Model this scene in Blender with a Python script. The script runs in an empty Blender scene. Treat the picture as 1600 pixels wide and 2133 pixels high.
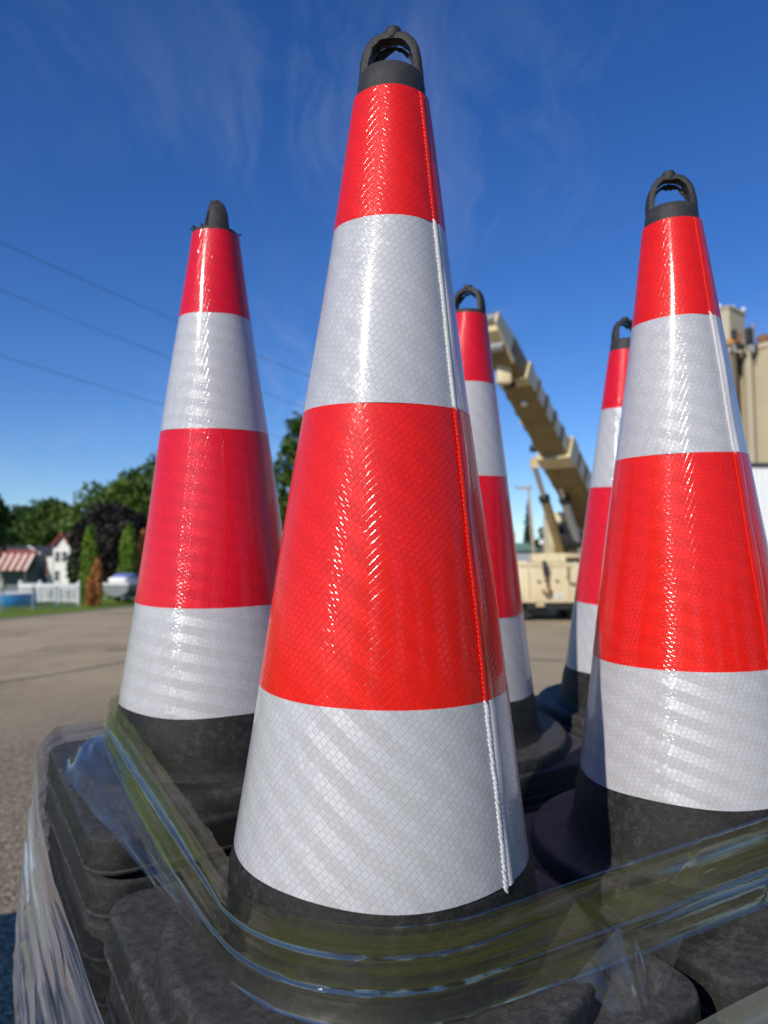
import bpy, bmesh, math, random
import numpy as np
from mathutils import Vector, Matrix, noise

R = math.radians
sc = bpy.context.scene
COL = sc.collection
random.seed(7)

# ------------------------------------------------------------------ camera
CAM_Z = 1.6
F_PX = 1532.4                       # focal length in pixels of a 1600 x 2133 frame
YH = 1185.0                         # row of the true horizon
PITCH = math.atan((YH - 1066.5) / F_PX)
cam_data = bpy.data.cameras.new('camera')
cam = bpy.data.objects.new('camera', cam_data)
COL.objects.link(cam)
cam.location = (0, 0, CAM_Z)
cam.rotation_euler = (math.pi / 2 + PITCH, 0, 0)
cam_data.sensor_fit = 'VERTICAL'
cam_data.sensor_height = 36.0
cam_data.lens = 36.0 * F_PX / 2133.0
cam_data.clip_start = 0.02
cam_data.clip_end = 3000
cam_data.dof.use_dof = True
cam_data.dof.focus_distance = 0.70
cam_data.dof.aperture_fstop = 5.6
sc.camera = cam

# ------------------------------------------------------------------ light
SUN_AZ, SUN_EL = R(214), R(29)      # clockwise from +Y: behind the camera, to its left
world = bpy.data.worlds.new('World')
sc.world = world
world.use_nodes = True
sun_data = bpy.data.lights.new('sun', 'SUN')
sun_data.energy = 4.2
sun_data.angle = R(0.53)
sun_data.color = (1.0, 0.93, 0.82)
sun = bpy.data.objects.new('sun', sun_data)
COL.objects.link(sun)
SD = Vector((math.sin(SUN_AZ) * math.cos(SUN_EL), math.cos(SUN_AZ) * math.cos(SUN_EL), math.sin(SUN_EL)))
sun.rotation_euler = SD.to_track_quat('Z', 'Y').to_euler()
sun.location = SD * 50
sc.view_settings.view_transform = 'Standard'
sc.view_settings.look = 'None'
sc.view_settings.gamma = 1
sc.view_settings.exposure = 0.0
sc.cycles.max_bounces = 10
sc.cycles.transparent_max_bounces = 24
sc.cycles.caustics_reflective = False
sc.cycles.caustics_refractive = False

# ------------------------------------------------------------------ node helper
class NT:
    def __init__(s, tree):
        s.t = tree; s.t.nodes.clear()
    def n(s, typ, ins=None, **props):
        nd = s.t.nodes.new('ShaderNode' + typ)
        for k, v in props.items():
            setattr(nd, k, v)
        for k, v in (ins or {}).items():
            sock = nd.inputs[k]
            if isinstance(v, bpy.types.NodeSocket):
                s.t.links.new(v, sock)
            else:
                if isinstance(v, (tuple, list)) and len(v) == 3 and sock.type == 'RGBA':
                    v = (*v, 1)
                sock.default_value = v
        return nd
    def math(s, op, a, b=0.0, c=None, clamp=False):
        ins = {0: a, 1: b}
        if c is not None: ins[2] = c
        return s.n('Math', ins, operation=op, use_clamp=clamp).outputs[0]
    def vm(s, op, a, b=(0, 0, 0), scale=None):
        nd = s.n('VectorMath', {0: a, 1: b}, operation=op)
        if scale is not None:
            if isinstance(scale, bpy.types.NodeSocket): s.t.links.new(scale, nd.inputs['Scale'])
            else: nd.inputs['Scale'].default_value = scale
        return nd.outputs['Value'] if op in ('DOT_PRODUCT', 'LENGTH', 'DISTANCE') else nd.outputs[0]
    def mix(s, f, a, b, blend='MIX'):
        nd = s.n('Mix', data_type='RGBA', blend_type=blend)
        for sock, v in ((nd.inputs[0], f), (nd.inputs[6], a), (nd.inputs[7], b)):
            if isinstance(v, bpy.types.NodeSocket): s.t.links.new(v, sock)
            else: sock.default_value = (*v, 1) if isinstance(v, tuple) and len(v) == 3 else v
        return nd.outputs[2]
    def ramp(s, f, stops, interp='LINEAR'):
        nd = s.n('ValToRGB', {0: f})
        nd.color_ramp.interpolation = interp
        el = nd.color_ramp.elements
        while len(el) < len(stops): el.new(0.5)
        for e, (p, c) in zip(el, stops):
            e.position = p
            e.color = (c, c, c, 1) if not isinstance(c, tuple) else (*c, 1)
        return nd.outputs[0]
    def noise(s, vec, scale, detail=4, rough=0.55, dist=0.0):
        return s.n('TexNoise', {'Vector': vec, 'Scale': scale, 'Detail': detail, 'Roughness': rough, 'Distortion': dist}).outputs[0]
    def mapping(s, vec, loc=(0, 0, 0), rot=(0, 0, 0), scale=(1, 1, 1)):
        return s.n('Mapping', {'Vector': vec, 'Location': loc, 'Rotation': rot, 'Scale': scale}).outputs[0]
    def bump(s, h, strength, dist, normal=None):
        ins = {'Height': h, 'Strength': strength, 'Distance': dist}
        if normal is not None: ins['Normal'] = normal
        return s.n('Bump', ins).outputs[0]
    def out(s, sh):
        o = s.n('OutputMaterial'); s.t.links.new(sh, o.inputs[0])

MATS = {}
def mat(name):
    m = bpy.data.materials.new(name); m.use_nodes = True
    MATS[name] = m
    return m, NT(m.node_tree)

def principled(nt, **kw):
    ins = {}
    names = dict(color='Base Color', rough='Roughness', metal='Metallic', normal='Normal', coat='Coat Weight',
                 coat_rough='Coat Roughness', spec='Specular IOR Level', sub='Subsurface Weight', trans='Transmission Weight', sheen='Sheen Weight')
    for k, v in kw.items(): ins[names[k]] = v
    return nt.n('BsdfPrincipled', ins).outputs[0]

# ------------------------------------------------------------------ sky
def build_sky():
    nt = NT(world.node_tree)
    sky = nt.n('TexSky')
    sky.sky_type = 'NISHITA'; sky.sun_disc = False
    sky.sun_elevation = SUN_EL; sky.sun_rotation = SUN_AZ
    sky.altitude = 200; sky.air_density = 1.0; sky.dust_density = 0.0; sky.ozone_density = 5.0
    d = nt.n('TexCoord').outputs['Generated']
    sep = nt.n('SeparateXYZ', {0: d})
    # cirrus: project the direction on a high flat sheet
    zz = nt.math('MAXIMUM', sep.outputs[2], 0.02)
    u = nt.math('DIVIDE', sep.outputs[0], nt.math('ADD', zz, 0.25))
    v = nt.math('DIVIDE', sep.outputs[1], nt.math('ADD', zz, 0.25))
    p = nt.n('CombineXYZ', {0: u, 1: v, 2: 0.0}).outputs[0]
    warp = nt.n('TexNoise', {'Vector': p, 'Scale': 1.6, 'Detail': 3}).outputs[1]
    p2 = nt.vm('ADD', p, nt.vm('SCALE', warp, scale=0.5))
    streak = nt.noise(nt.mapping(p2, rot=(0, 0, R(-24)), scale=(3.4, 0.55, 1)), 2.4, 9, 0.66, 0.5)
    patch = nt.noise(nt.mapping(p, loc=(3.1, 1.7, 0)), 1.15, 3, 0.5)
    cl = nt.math('MULTIPLY', nt.ramp(streak, [(0.45, 0.0), (0.80, 1.0)]), nt.ramp(patch, [(0.46, 0.0), (0.70, 1.0)]))
    cl = nt.math('MULTIPLY', cl, 0.24, clamp=True)
    cl = nt.math('MULTIPLY', cl, nt.ramp(sep.outputs[2], [(0.0, 0.0), (0.06, 1.0)]))
    hsv = nt.n('HueSaturation', {'Hue': 0.514, 'Saturation': 1.22, 'Value': 1.0, 'Color': sky.outputs[0]}).outputs[0]
    col = nt.mix(cl, hsv, (5.2, 5.6, 6.4))
    bg = nt.n('Background', {0: col, 1: 0.125})
    o = nt.n('OutputWorld'); nt.t.links.new(bg.outputs[0], o.inputs[0])
build_sky()

# ------------------------------------------------------------------ mesh helpers
def link(o, parent=None):
    COL.objects.link(o)
    if parent is not None: o.parent = parent
    return o
def mesh_obj(name, verts, faces, mats, parent=None, smooth=True, uvs=None, mat_idx=None, loc=None, autosmooth=None):
    me = bpy.data.meshes.new(name)
    me.from_pydata([tuple(v) for v in verts], [], [tuple(f) for f in faces])
    if not isinstance(mats, (list, tuple)): mats = [mats]
    for m in mats: me.materials.append(MATS[m] if isinstance(m, str) else m)
    if mat_idx is not None: me.polygons.foreach_set('material_index', mat_idx)
    if uvs is not None:                       # uvs per vertex
        l = me.uv_layers.new(name='UVMap')
        vi = np.zeros(len(me.loops), int); me.loops.foreach_get('vertex_index', vi)
        l.data.foreach_set('uv', np.asarray(uvs, float)[vi].ravel())
    if smooth:
        me.polygons.foreach_set('use_smooth', [True] * len(me.polygons))
        if autosmooth:
            me.set_sharp_from_angle(angle=autosmooth)
    me.update()
    o = bpy.data.objects.new(name, me)
    if loc is not None: o.location = loc
    return link(o, parent)
def tag(o, label=None, cat=None, group=None, kind=None):
    if label: o['label'] = label
    if cat: o['category'] = cat
    if group: o['group'] = group
    if kind: o['kind'] = kind
    return o
def empty(name, loc=(0, 0, 0), rz=0.0):
    o = bpy.data.objects.new(name, None)
    o.empty_display_size = 0.1
    o.location = loc; o.rotation_euler = (0, 0, rz)
    return link(o)

class MB:                                     # mesh builder
    def __init__(s): s.v = []; s.f = []; s.m = []; s.cur = 0
    def add(s, vs, fs):
        b = len(s.v); s.v += [Vector(v) for v in vs]
        s.f += [tuple(i + b for i in f) for f in fs]; s.m += [s.cur] * len(fs)
    def box(s, c, size, rot=None, bevel=0.0):
        hx, hy, hz = (x / 2 for x in size)
        if bevel > 0:
            bm = bmesh.new(); bmesh.ops.create_cube(bm, size=1)
            for v in bm.verts: v.co = Vector((v.co.x * size[0], v.co.y * size[1], v.co.z * size[2]))
            bmesh.ops.bevel(bm, geom=bm.edges[:], offset=bevel, segments=2, affect='EDGES', profile=0.5)
            vs = [v.co.copy() for v in bm.verts]; bm.verts.index_update()
            fs = [[v.index for v in f.verts] for f in bm.faces]; bm.free()
        else:
            vs = [Vector((x, y, z)) for x in (-hx, hx) for y in (-hy, hy) for z in (-hz, hz)]
            fs = [(0, 1, 3, 2), (4, 6, 7, 5), (0, 4, 5, 1), (2, 3, 7, 6), (0, 2, 6, 4), (1, 5, 7, 3)]
        if rot is not None: vs = [rot @ v for v in vs]
        c = Vector(c); s.add([v + c for v in vs], fs)
    def beam(s, a, b, w, h, up=(0, 0, 1), w2=None, h2=None):
        a, b = Vector(a), Vector(b); u = (b - a).normalized()
        side = u.cross(Vector(up)).normalized(); t = side.cross(u)
        w2 = w if w2 is None else w2; h2 = h if h2 is None else h2
        vs = []
        for p, ww, hh in ((a, w, h), (b, w2, h2)):
            for sx, sy in ((-1, -1), (1, -1), (1, 1), (-1, 1)):
                vs.append(p + side * sx * ww / 2 + t * sy * hh / 2)
        s.add(vs, [(0, 3, 2, 1), (4, 5, 6, 7), (0, 1, 5, 4), (1, 2, 6, 5), (2, 3, 7, 6), (3, 0, 4, 7)])
    def tube(s, pts, rad, n=8, caps=True):
        pts = [Vector(p) for p in pts]
        if not isinstance(rad, (list, tuple)): rad = [rad] * len(pts)
        vs = []; fs = []
        ref = None
        for i, p in enumerate(pts):
            u = (pts[min(i + 1, len(pts) - 1)] - pts[max(i - 1, 0)]).normalized()
            if ref is None: ref = Vector((0, 0, 1)) if abs(u.z) < 0.9 else Vector((1, 0, 0))
            a = u.cross(ref).normalized(); b = a.cross(u)
            ref = b
            for k in range(n):
                th = 2 * math.pi * k / n
                vs.append(p + rad[i] * (math.cos(th) * a + math.sin(th) * b))
        for i in range(len(pts) - 1):
            for k in range(n):
                k2 = (k + 1) % n
                fs.append((i * n + k, i * n + k2, (i + 1) * n + k2, (i + 1) * n + k))
        if caps:
            fs.append(tuple(range(n - 1, -1, -1))); fs.append(tuple((len(pts) - 1) * n + k for k in range(n)))
        s.add(vs, fs)
    def lathe(s, prof, n=32, center=(0, 0, 0), cap=True):
        c = Vector(center); vs = []; fs = []
        for r, z in prof:
            for k in range(n):
                th = 2 * math.pi * k / n
                vs.append(c + Vector((r * math.cos(th), r * math.sin(th), z)))
        for i in range(len(prof) - 1):
            for k in range(n):
                k2 = (k + 1) % n
                fs.append((i * n + k, i * n + k2, (i + 1) * n + k2, (i + 1) * n + k))
        if cap:
            fs.append(tuple(range(n - 1, -1, -1))); fs.append(tuple((len(prof) - 1) * n + k for k in range(n)))
        s.add(vs, fs)
    def prism(s, poly, y0, y1):               # polygon in x,z swept along y
        n = len(poly)
        vs = [(x, y0, z) for x, z in poly] + [(x, y1, z) for x, z in poly]
        fs = [tuple(range(n)), tuple(range(2 * n - 1, n - 1, -1))]
        fs += [(i, i + n, (i + 1) % n + n, (i + 1) % n) for i in range(n)]
        s.add(vs, fs)
    def build(s, name, mats, parent=None, smooth=False, autosmooth=None, loc=None):
        o = mesh_obj(name, s.v, s.f, mats, parent, smooth=smooth or bool(autosmooth), mat_idx=s.m, autosmooth=autosmooth, loc=loc)
        bm = bmesh.new(); bm.from_mesh(o.data); bmesh.ops.recalc_face_normals(bm, faces=bm.faces); bm.to_mesh(o.data); bm.free()
        return o

def W(px, py, Y):                             # the point at distance Y in the direction of that pixel of the photograph
    up = (1066.5 - py) / F_PX; x = (px - 800) / F_PX
    c, s_ = math.cos(PITCH), math.sin(PITCH)
    d = Vector((x, c - up * s_, s_ + up * c))
    return Vector((0, 0, CAM_Z)) + d * (Y / d.y)

# ------------------------------------------------------------------ materials
def simple(name, color, rough=0.6, var=0.15, nscale=3.0, bump=0.0, bscale=40.0, metal=0.0, coat=0.0, spec=0.5, dirt=None):
    m, nt = mat(name)
    co = nt.n('TexCoord').outputs['Object']
    nz = nt.noise(co, nscale, 5, 0.6)
    c2 = tuple(min(1, c * (1 + var)) for c in color); c1 = tuple(c * (1 - var) for c in color)
    col = nt.mix(nt.ramp(nz, [(0.3, 0.0), (0.7, 1.0)]), c1, c2)
    if dirt:
        dn = nt.noise(nt.mapping(co, scale=(1, 1, 0.35)), nscale * 2.3, 6, 0.65)
        col = nt.mix(nt.ramp(dn, [(0.52, 0.0), (0.72, 0.8)]), col, dirt)
    kw = dict(color=col, rough=rough, metal=metal, spec=spec, coat=coat)
    if bump: kw['normal'] = nt.bump(nt.noise(co, bscale, 4), bump, 0.01)
    nt.out(principled(nt, **kw))
    return m

def sheeting(name, color, dark, glow, gloss, lw=0.5, coat=0.9):
    """prismatic retroreflective sheeting: lens cells, welded stripes, clear glossy face; UV is the unrolled sheet in metres"""
    m, nt = mat(name)
    uv = nt.n('UVMap').outputs[0]
    ob = nt.n('TexCoord').outputs['Object']
    cellv = nt.mapping(uv, rot=(0, 0, R(-62)))
    wob = nt.n('TexNoise', {'Vector': uv, 'Scale': 160.0, 'Detail': 2}).outputs[1]
    cellv = nt.vm('ADD', cellv, nt.vm('SCALE', nt.vm('SUBTRACT', wob, (0.5, 0.5, 0.5)), scale=0.0016))
    br = nt.n('TexBrick', {'Vector': cellv, 'Color1': (0, 0, 0, 1), 'Color2': (1, 1, 1, 1), 'Mortar': (0.5, 0.5, 0.5, 1), 'Scale': 1.0,
                           'Mortar Size': 0.00060, 'Mortar Smooth': 1.0, 'Bias': 0.0, 'Brick Width': 0.0060, 'Row Height': 0.0057})
    br.offset = 0.5; br.squash = 1.0
    cell, line = br.outputs[0], br.outputs[1]
    cellr = nt.n('SeparateColor', {0: cell}).outputs[0]
    st = nt.n('SeparateXYZ', {0: nt.mapping(uv, rot=(0, 0, R(24)))}).outputs[1]
    stripe = nt.math('PINGPONG', nt.math('MULTIPLY', st, 1.0 / 0.0125), 1.0)
    stripe = nt.ramp(stripe, [(0.47, 0.0), (0.53, 1.0)])
    soft = nt.noise(ob, 9.0, 3, 0.5)
    # prism layer under the face: each stripe leans its own way, each cell a little more
    tn = nt.n('Tangent', direction_type='UV_MAP').outputs[0]
    nrm = nt.n('NewGeometry').outputs['Normal']
    bt = nt.vm('CROSS_PRODUCT', nrm, tn)
    lean = nt.math('MULTIPLY', nt.math('SUBTRACT', stripe, 0.5), 0.36)
    rnd = nt.math('MULTIPLY', nt.math('SUBTRACT', cellr, 0.5), 0.22)
    pn = nt.vm('ADD', nrm, nt.vm('ADD', nt.vm('SCALE', bt, scale=lean), nt.vm('SCALE', tn, scale=rnd)))
    pn = nt.vm('NORMALIZE', pn)
    col = nt.mix(nt.math('MULTIPLY', line, lw), color, dark)
    v = nt.math('ADD', 0.93, nt.math('MULTIPLY', cellr, 0.10))
    v = nt.math('MULTIPLY', v, nt.math('ADD', 0.93, nt.math('MULTIPLY', soft, 0.14)))
    v = nt.math('MULTIPLY', v, nt.math('ADD', 0.97, nt.math('MULTIPLY', stripe, 0.045)))
    grime = nt.ramp(nt.noise(nt.mapping(ob, loc=(3, 1, 2), scale=(1, 1, 0.45)), 24.0, 8, 0.75), [(0.55, 0.0), (0.74, 1.0)])
    col = nt.mix(nt.math('MULTIPLY', grime, 0.26), col, dark)
    col = nt.vm('SCALE', col, scale=v)
    pill = nt.math('SUBTRACT', 1.0, line)
    h = nt.math('ADD', pill, nt.math('MULTIPLY', cellr, 0.5))
    big = nt.math('MULTIPLY', nt.noise(ob, 22.0, 1, 0.5), 2.3)
    nb = nt.bump(nt.math('ADD', h, big), 0.26, 0.0007)
    base = principled(nt, color=col, rough=0.5, normal=nb, spec=0.15, coat=coat, coat_rough=0.115)
    nt.t.nodes[-1].inputs['Coat Normal'].default_value = (0, 0, 0)
    nt.t.links.new(nb, nt.t.nodes[-1].inputs['Coat Normal'])
    gl = nt.n('BsdfGlossy', {'Color': (*glow, 1), 'Roughness': 0.45, 'Normal': pn}).outputs[0]
    fac = nt.math('MULTIPLY', nt.math('SUBTRACT', 1.0, line), gloss)
    mx = nt.n('MixShader', {0: fac, 1: base, 2: gl}).outputs[0]
    nt.out(mx)
    return m
sheeting('sheeting_white', (0.50, 0.50, 0.525), (0.26, 0.27, 0.30), (0.75, 0.78, 0.82), 0.048, 0.42, 1.0)
sheeting('sheeting_red', (0.76, 0.010, 0.004), (0.40, 0.003, 0.002), (0.85, 0.03, 0.02), 0.03, 0.5, 0.62)
sheeting('sheeting_crimson', (0.70, 0.004, 0.018), (0.38, 0.002, 0.01), (0.80, 0.03, 0.05), 0.03, 0.5, 0.62)
simple('cord_white', (0.66, 0.66, 0.69), 0.35, 0.06, 60, coat=0.6)
simple('cord_red', (0.66, 0.010, 0.006), 0.32, 0.08, 60, coat=0.6)
simple('cord_crimson', (0.62, 0.008, 0.02), 0.32, 0.08, 60, coat=0.6)

def rubber(name, base, dust, amount):
    m, nt = mat(name)
    ob = nt.n('TexCoord').outputs['Object']
    mid = nt.noise(ob, 11.0, 6, 0.7, 0.6)
    fine = nt.noise(ob, 260.0, 6, 0.75)
    grit = nt.noise(ob, 95.0, 8, 0.8)
    sc1 = nt.noise(nt.mapping(ob, rot=(0.3, 0.2, 0.6), scale=(1, 14, 3)), 34.0, 4, 0.7, 0.5)
    sc2 = nt.noise(nt.mapping(ob, rot=(0.1, 0.5, -0.9), scale=(12, 1, 4)), 30.0, 4, 0.7, 0.5)
    scr = nt.math('MAXIMUM', nt.ramp(sc1, [(0.62, 0.0), (0.74, 1.0)]), nt.ramp(sc2, [(0.62, 0.0), (0.74, 1.0)]))
    spk = nt.n('TexVoronoi', {'Vector': ob, 'Scale': 210.0}).outputs[0]
    spk = nt.math('MULTIPLY', nt.ramp(spk, [(0.05, 1.0), (0.13, 0.0)]), nt.ramp(mid, [(0.52, 0.0), (0.60, 1.0)]))
    patch = nt.ramp(mid, [(0.40, 0.12), (0.70, 1.0)])
    a = nt.math('MULTIPLY', patch, nt.ramp(grit, [(0.47, 0.0), (0.66, 1.0)]))
    a = nt.math('ADD', nt.math('MULTIPLY', a, amount), nt.math('MULTIPLY', nt.math('MULTIPLY', scr, patch), 0.35))
    a = nt.math('ADD', a, nt.math('MULTIPLY', spk, 0.4))
    up = nt.math('MAXIMUM', nt.n('SeparateXYZ', {0: nt.n('NewGeometry').outputs['Normal']}).outputs[2], 0.0)
    settled = nt.math('MULTIPLY', nt.math('POWER', up, 2.0), nt.math('ADD', 0.08, nt.math('MULTIPLY', nt.ramp(grit, [(0.35, 0.0), (0.68, 1.0)]), 0.26)))
    a = nt.math('ADD', a, settled, clamp=True)
    col = nt.mix(a, base, dust)
    h = nt.math('ADD', nt.math('MULTIPLY', fine, 0.8), nt.math('ADD', nt.math('MULTIPLY', grit, 0.8), nt.math('MULTIPLY', mid, 0.25)))
    nb = nt.bump(h, 0.5, 0.0022)
    ro = nt.math('ADD', 0.36, nt.math('MULTIPLY', mid, 0.35))
    nt.out(principled(nt, color=col, rough=ro, normal=nb, spec=0.32))
rubber('rubber', (0.0115, 0.0115, 0.0115), (0.20, 0.19, 0.17), 0.27)
rubber('rubber_top', (0.030, 0.030, 0.031), (0.12, 0.115, 0.11), 0.60)

def film(name, gloss, tint, haze_col, haze, along, across, bs, rough=0.05, ior=1.5):
    """clear stretch film; UV in metres, u runs along the pull, v across it"""
    m, nt = mat(name)
    uv = nt.n('UVMap').outputs[0]
    w1 = nt.noise(nt.mapping(uv, scale=(along, across, 1)), 1.0, 3, 0.5, 0.6)
    w2 = nt.noise(nt.mapping(uv, scale=(along * 2.3, across * 3.6, 1)), 1.0, 4, 0.55, 0.3)
    w3 = nt.noise(uv, 900.0, 2, 0.5)
    hgt = nt.math('ADD', w1, nt.math('MULTIPLY', w2, 0.16))
    nb = nt.bump(hgt, bs, 0.006)
    dt = nt.math('ABSOLUTE', nt.vm('DOT_PRODUCT', nt.n('NewGeometry').outputs['Incoming'], nb))
    fr = nt.math('ADD', ((ior - 1) / (ior + 1)) ** 2 * 1.6, nt.math('MULTIPLY', nt.math('POWER', nt.math('SUBTRACT', 1.0, dt, clamp=True), 5.0), 0.85))
    layers = nt.ramp(w2, [(0.35, 0.5), (0.65, 1.5)])
    fac = nt.math('MULTIPLY', nt.math('ADD', fr, gloss), layers, clamp=True)
    tr = nt.n('BsdfTransparent', {0: tint}).outputs[0]
    gl = nt.n('BsdfGlossy', {'Color': (0.95, 0.95, 0.95, 1), 'Roughness': rough, 'Normal': nb}).outputs[0]
    df = nt.n('BsdfDiffuse', {'Color': (*haze_col, 1), 'Normal': nb}).outputs[0]
    tl = nt.n('BsdfTranslucent', {'Color': (*haze_col, 1)}).outputs[0]
    dd = nt.n('MixShader', {0: 0.35, 1: df, 2: tl}).outputs[0]
    hz = nt.math('MULTIPLY', nt.ramp(w1, [(0.30, 0.30), (0.68, 1.0)]), haze)
    hz = nt.math('ADD', hz, nt.math('MULTIPLY', nt.ramp(w3, [(0.70, 0.0), (0.78, 1.0)]), haze), clamp=True)
    s1 = nt.n('MixShader', {0: hz, 1: tr, 2: dd}).outputs[0]
    s2 = nt.n('MixShader', {0: fac, 1: s1, 2: gl}).outputs[0]
    nt.out(s2)
film('film_band', 0.075, (0.93, 0.94, 0.88, 1), (0.62, 0.62, 0.55), 0.018, 1.0, 70.0, 0.10, 0.025)
film('film_sheet', 0.20, (0.90, 0.92, 0.96, 1), (0.64, 0.65, 0.74), 0.55, 2.5, 34.0, 0.14, 0.06)
film('film_flap', 0.03, (0.95, 0.95, 0.96, 1), (0.70, 0.71, 0.74), 0.05, 5.0, 22.0, 0.16, 0.04, 1.45)
film('film_web', 0.02, (0.96, 0.96, 0.96, 1), (0.74, 0.74, 0.74), 0.09, 20.0, 20.0, 0.16, 0.05, 1.45)

def ground_mat():
    m, nt = mat('lot_paving')
    g = nt.n('NewGeometry').outputs['Position']
    big = nt.noise(g, 0.16, 4, 0.6)
    mid = nt.noise(nt.mapping(g, scale=(0.5, 1.6, 1)), 1.1, 6, 0.6)
    vo = nt.n('TexVoronoi', {'Vector': g, 'Scale': 75.0, 'Randomness': 1.0})
    peb = nt.n('SeparateColor', {0: vo.outputs[1]}).outputs[0]
    fine = nt.noise(g, 260.0, 4, 0.7)
    c = nt.mix(nt.ramp(big, [(0.35, 0.0), (0.65, 1.0)]), (0.47, 0.365, 0.215), (0.55, 0.435, 0.27))
    stain = nt.noise(nt.mapping(g, loc=(7, 3, 0)), 0.45, 7, 0.7, 0.8)
    c = nt.mix(nt.ramp(stain, [(0.50, 0.0), (0.62, 0.55)]), c, (0.22, 0.172, 0.115))
    c = nt.mix(nt.ramp(mid, [(0.35, 0.0), (0.75, 0.55)]), c, (0.38, 0.295, 0.185))
    # coarse aggregate near the pallets
    y = nt.n('SeparateXYZ', {0: g}).outputs[1]
    near = nt.ramp(nt.math('ADD', nt.math('MULTIPLY', y, 0.05), nt.math('MULTIPLY', nt.math('SUBTRACT', big, 0.5), 0.4)), [(0.34, 1.0), (0.52, 0.0)])
    stone = nt.ramp(peb, [(0.0, (0.05, 0.038, 0.026)), (0.40, (0.20, 0.15, 0.098)), (0.8, (0.38, 0.30, 0.20)), (1.0, (0.62, 0.52, 0.39))])
    c = nt.mix(nt.math('MULTIPLY', near, 0.85), c, stone)
    h = nt.math('ADD', nt.math('MULTIPLY', nt.math('SUBTRACT', 1.0, vo.outputs[0]), 0.8), nt.math('MULTIPLY', fine, 0.6))
    nb = nt.bump(h, 0.9, 0.008)
    nt.out(principled(nt, color=c, rough=0.9, normal=nb, spec=0.25))
ground_mat()
simple('asphalt_dark', (0.24, 0.205, 0.16), 0.9, 0.2, 2.0, 0.4, 120)
simple('crack_tar', (0.035, 0.033, 0.031), 0.7, 0.3, 5.0)
def grass_mat(name, a, b):
    m, nt = mat(name)
    g = nt.n('NewGeometry').outputs['Position']
    n1 = nt.noise(g, 0.5, 5, 0.6); n2 = nt.noise(nt.mapping(g, scale=(1, 0.35, 1)), 14.0, 5, 0.75)
    c = nt.mix(nt.ramp(n1, [(0.3, 0.0), (0.7, 1.0)]), a, b)
    c = nt.mix(nt.ramp(n2, [(0.35, 0.0), (0.7, 0.7)]), c, tuple(x * 0.5 for x in a))
    nt.out(principled(nt, color=c, rough=0.85, normal=nt.bump(n2, 0.9, 0.06), spec=0.2))
grass_mat('grass', (0.17, 0.26, 0.018), (0.25, 0.34, 0.035))
grass_mat('grass_behind', (0.17, 0.185, 0.02), (0.26, 0.26, 0.04))
def leaf_mat(name, c1, c2, tl=0.35):
    m, nt = mat(name)
    r = nt.n('NewGeometry').outputs['Random Per Island']
    ob = nt.n('TexCoord').outputs['Object']
    f = nt.math('ADD', nt.math('MULTIPLY', r, 0.6), nt.math('MULTIPLY', nt.noise(ob, 0.7, 3), 0.5))
    c = nt.mix(nt.ramp(f, [(0.15, 0.0), (0.9, 1.0)]), c1, c2)
    p = principled(nt, color=c, rough=0.55, spec=0.3)
    t = nt.n('BsdfTranslucent', {'Color': c}).outputs[0]
    nt.out(nt.n('MixShader', {0: tl, 1: p, 2: t}).outputs[0])
leaf_mat('leaf_green', (0.0314, 0.0672, 0.0112), (0.0952, 0.1680, 0.0246))
leaf_mat('leaf_bright', (0.0536, 0.1011, 0.0119), (0.1428, 0.2261, 0.0298))
leaf_mat('leaf_dark', (0.0168, 0.0420, 0.0105), (0.0525, 0.1050, 0.0210))
leaf_mat('leaf_purple', (0.012, 0.009, 0.008), (0.030, 0.023, 0.020), 0.1)
leaf_mat('leaf_arbor', (0.0788, 0.1488, 0.0140), (0.1750, 0.2975, 0.0262), 0.25)
leaf_mat('leaf_brown', (0.30, 0.12, 0.03), (0.58, 0.26, 0.08), 0.2)
leaf_mat('leaf_spruce', (0.015, 0.035, 0.022), (0.04, 0.075, 0.045), 0.15)
leaf_mat('petal_white', (0.65, 0.62, 0.55), (0.80, 0.79, 0.74), 0.2)
simple('bark', (0.09, 0.07, 0.05), 0.9, 0.3, 6.0, 0.6, 20)
simple('tan_paint', (0.62, 0.51, 0.30), 0.45, 0.07, 1.4, 0.0, dirt=(0.42, 0.30, 0.17))
simple('tan_light', (0.70, 0.60, 0.38), 0.45, 0.06, 1.4, dirt=(0.50, 0.38, 0.22))
simple('olive_shaded', (0.235, 0.17, 0.075), 0.6, 0.15, 1.5, dirt=(0.11, 0.08, 0.04))  # olive darkened to put the boom underside's shade into the colour
simple('black_iron', (0.02, 0.02, 0.02), 0.5, 0.2, 5.0)
simple('rust', (0.22, 0.10, 0.05), 0.8, 0.3, 8.0)
simple('steel_grey', (0.30, 0.30, 0.30), 0.4, 0.15, 6.0, metal=0.5)
simple('chrome_rod', (0.62, 0.60, 0.56), 0.22, 0.05, 6.0, metal=0.9)
simple('plate_white', (0.75, 0.76, 0.74), 0.5, 0.04, 9.0)
simple('plate_grey', (0.30, 0.34, 0.38), 0.5, 0.04, 9.0)
simple('glass_dark', (0.03, 0.035, 0.04), 0.08, 0.1, 1.0)
simple('concrete', (0.41, 0.35, 0.24), 0.9, 0.10, 0.10, dirt=(0.42, 0.35, 0.25))
simple('concrete_light', (0.45, 0.39, 0.28), 0.9, 0.06, 0.2)
simple('siding_white', (0.78, 0.78, 0.75), 0.6, 0.04, 2.0)
simple('siding_grey', (0.15, 0.165, 0.19), 0.7, 0.12, 1.5)
simple('shed_grey', (0.30, 0.33, 0.36), 0.7, 0.1, 1.5)
simple('roof_dark', (0.035, 0.036, 0.045), 0.85, 0.25, 2.5)
simple('roof_red', (0.30, 0.045, 0.04), 0.7, 0.15, 2.5)
simple('roof_green', (0.10, 0.20, 0.16), 0.6, 0.1, 1.5)
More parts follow.
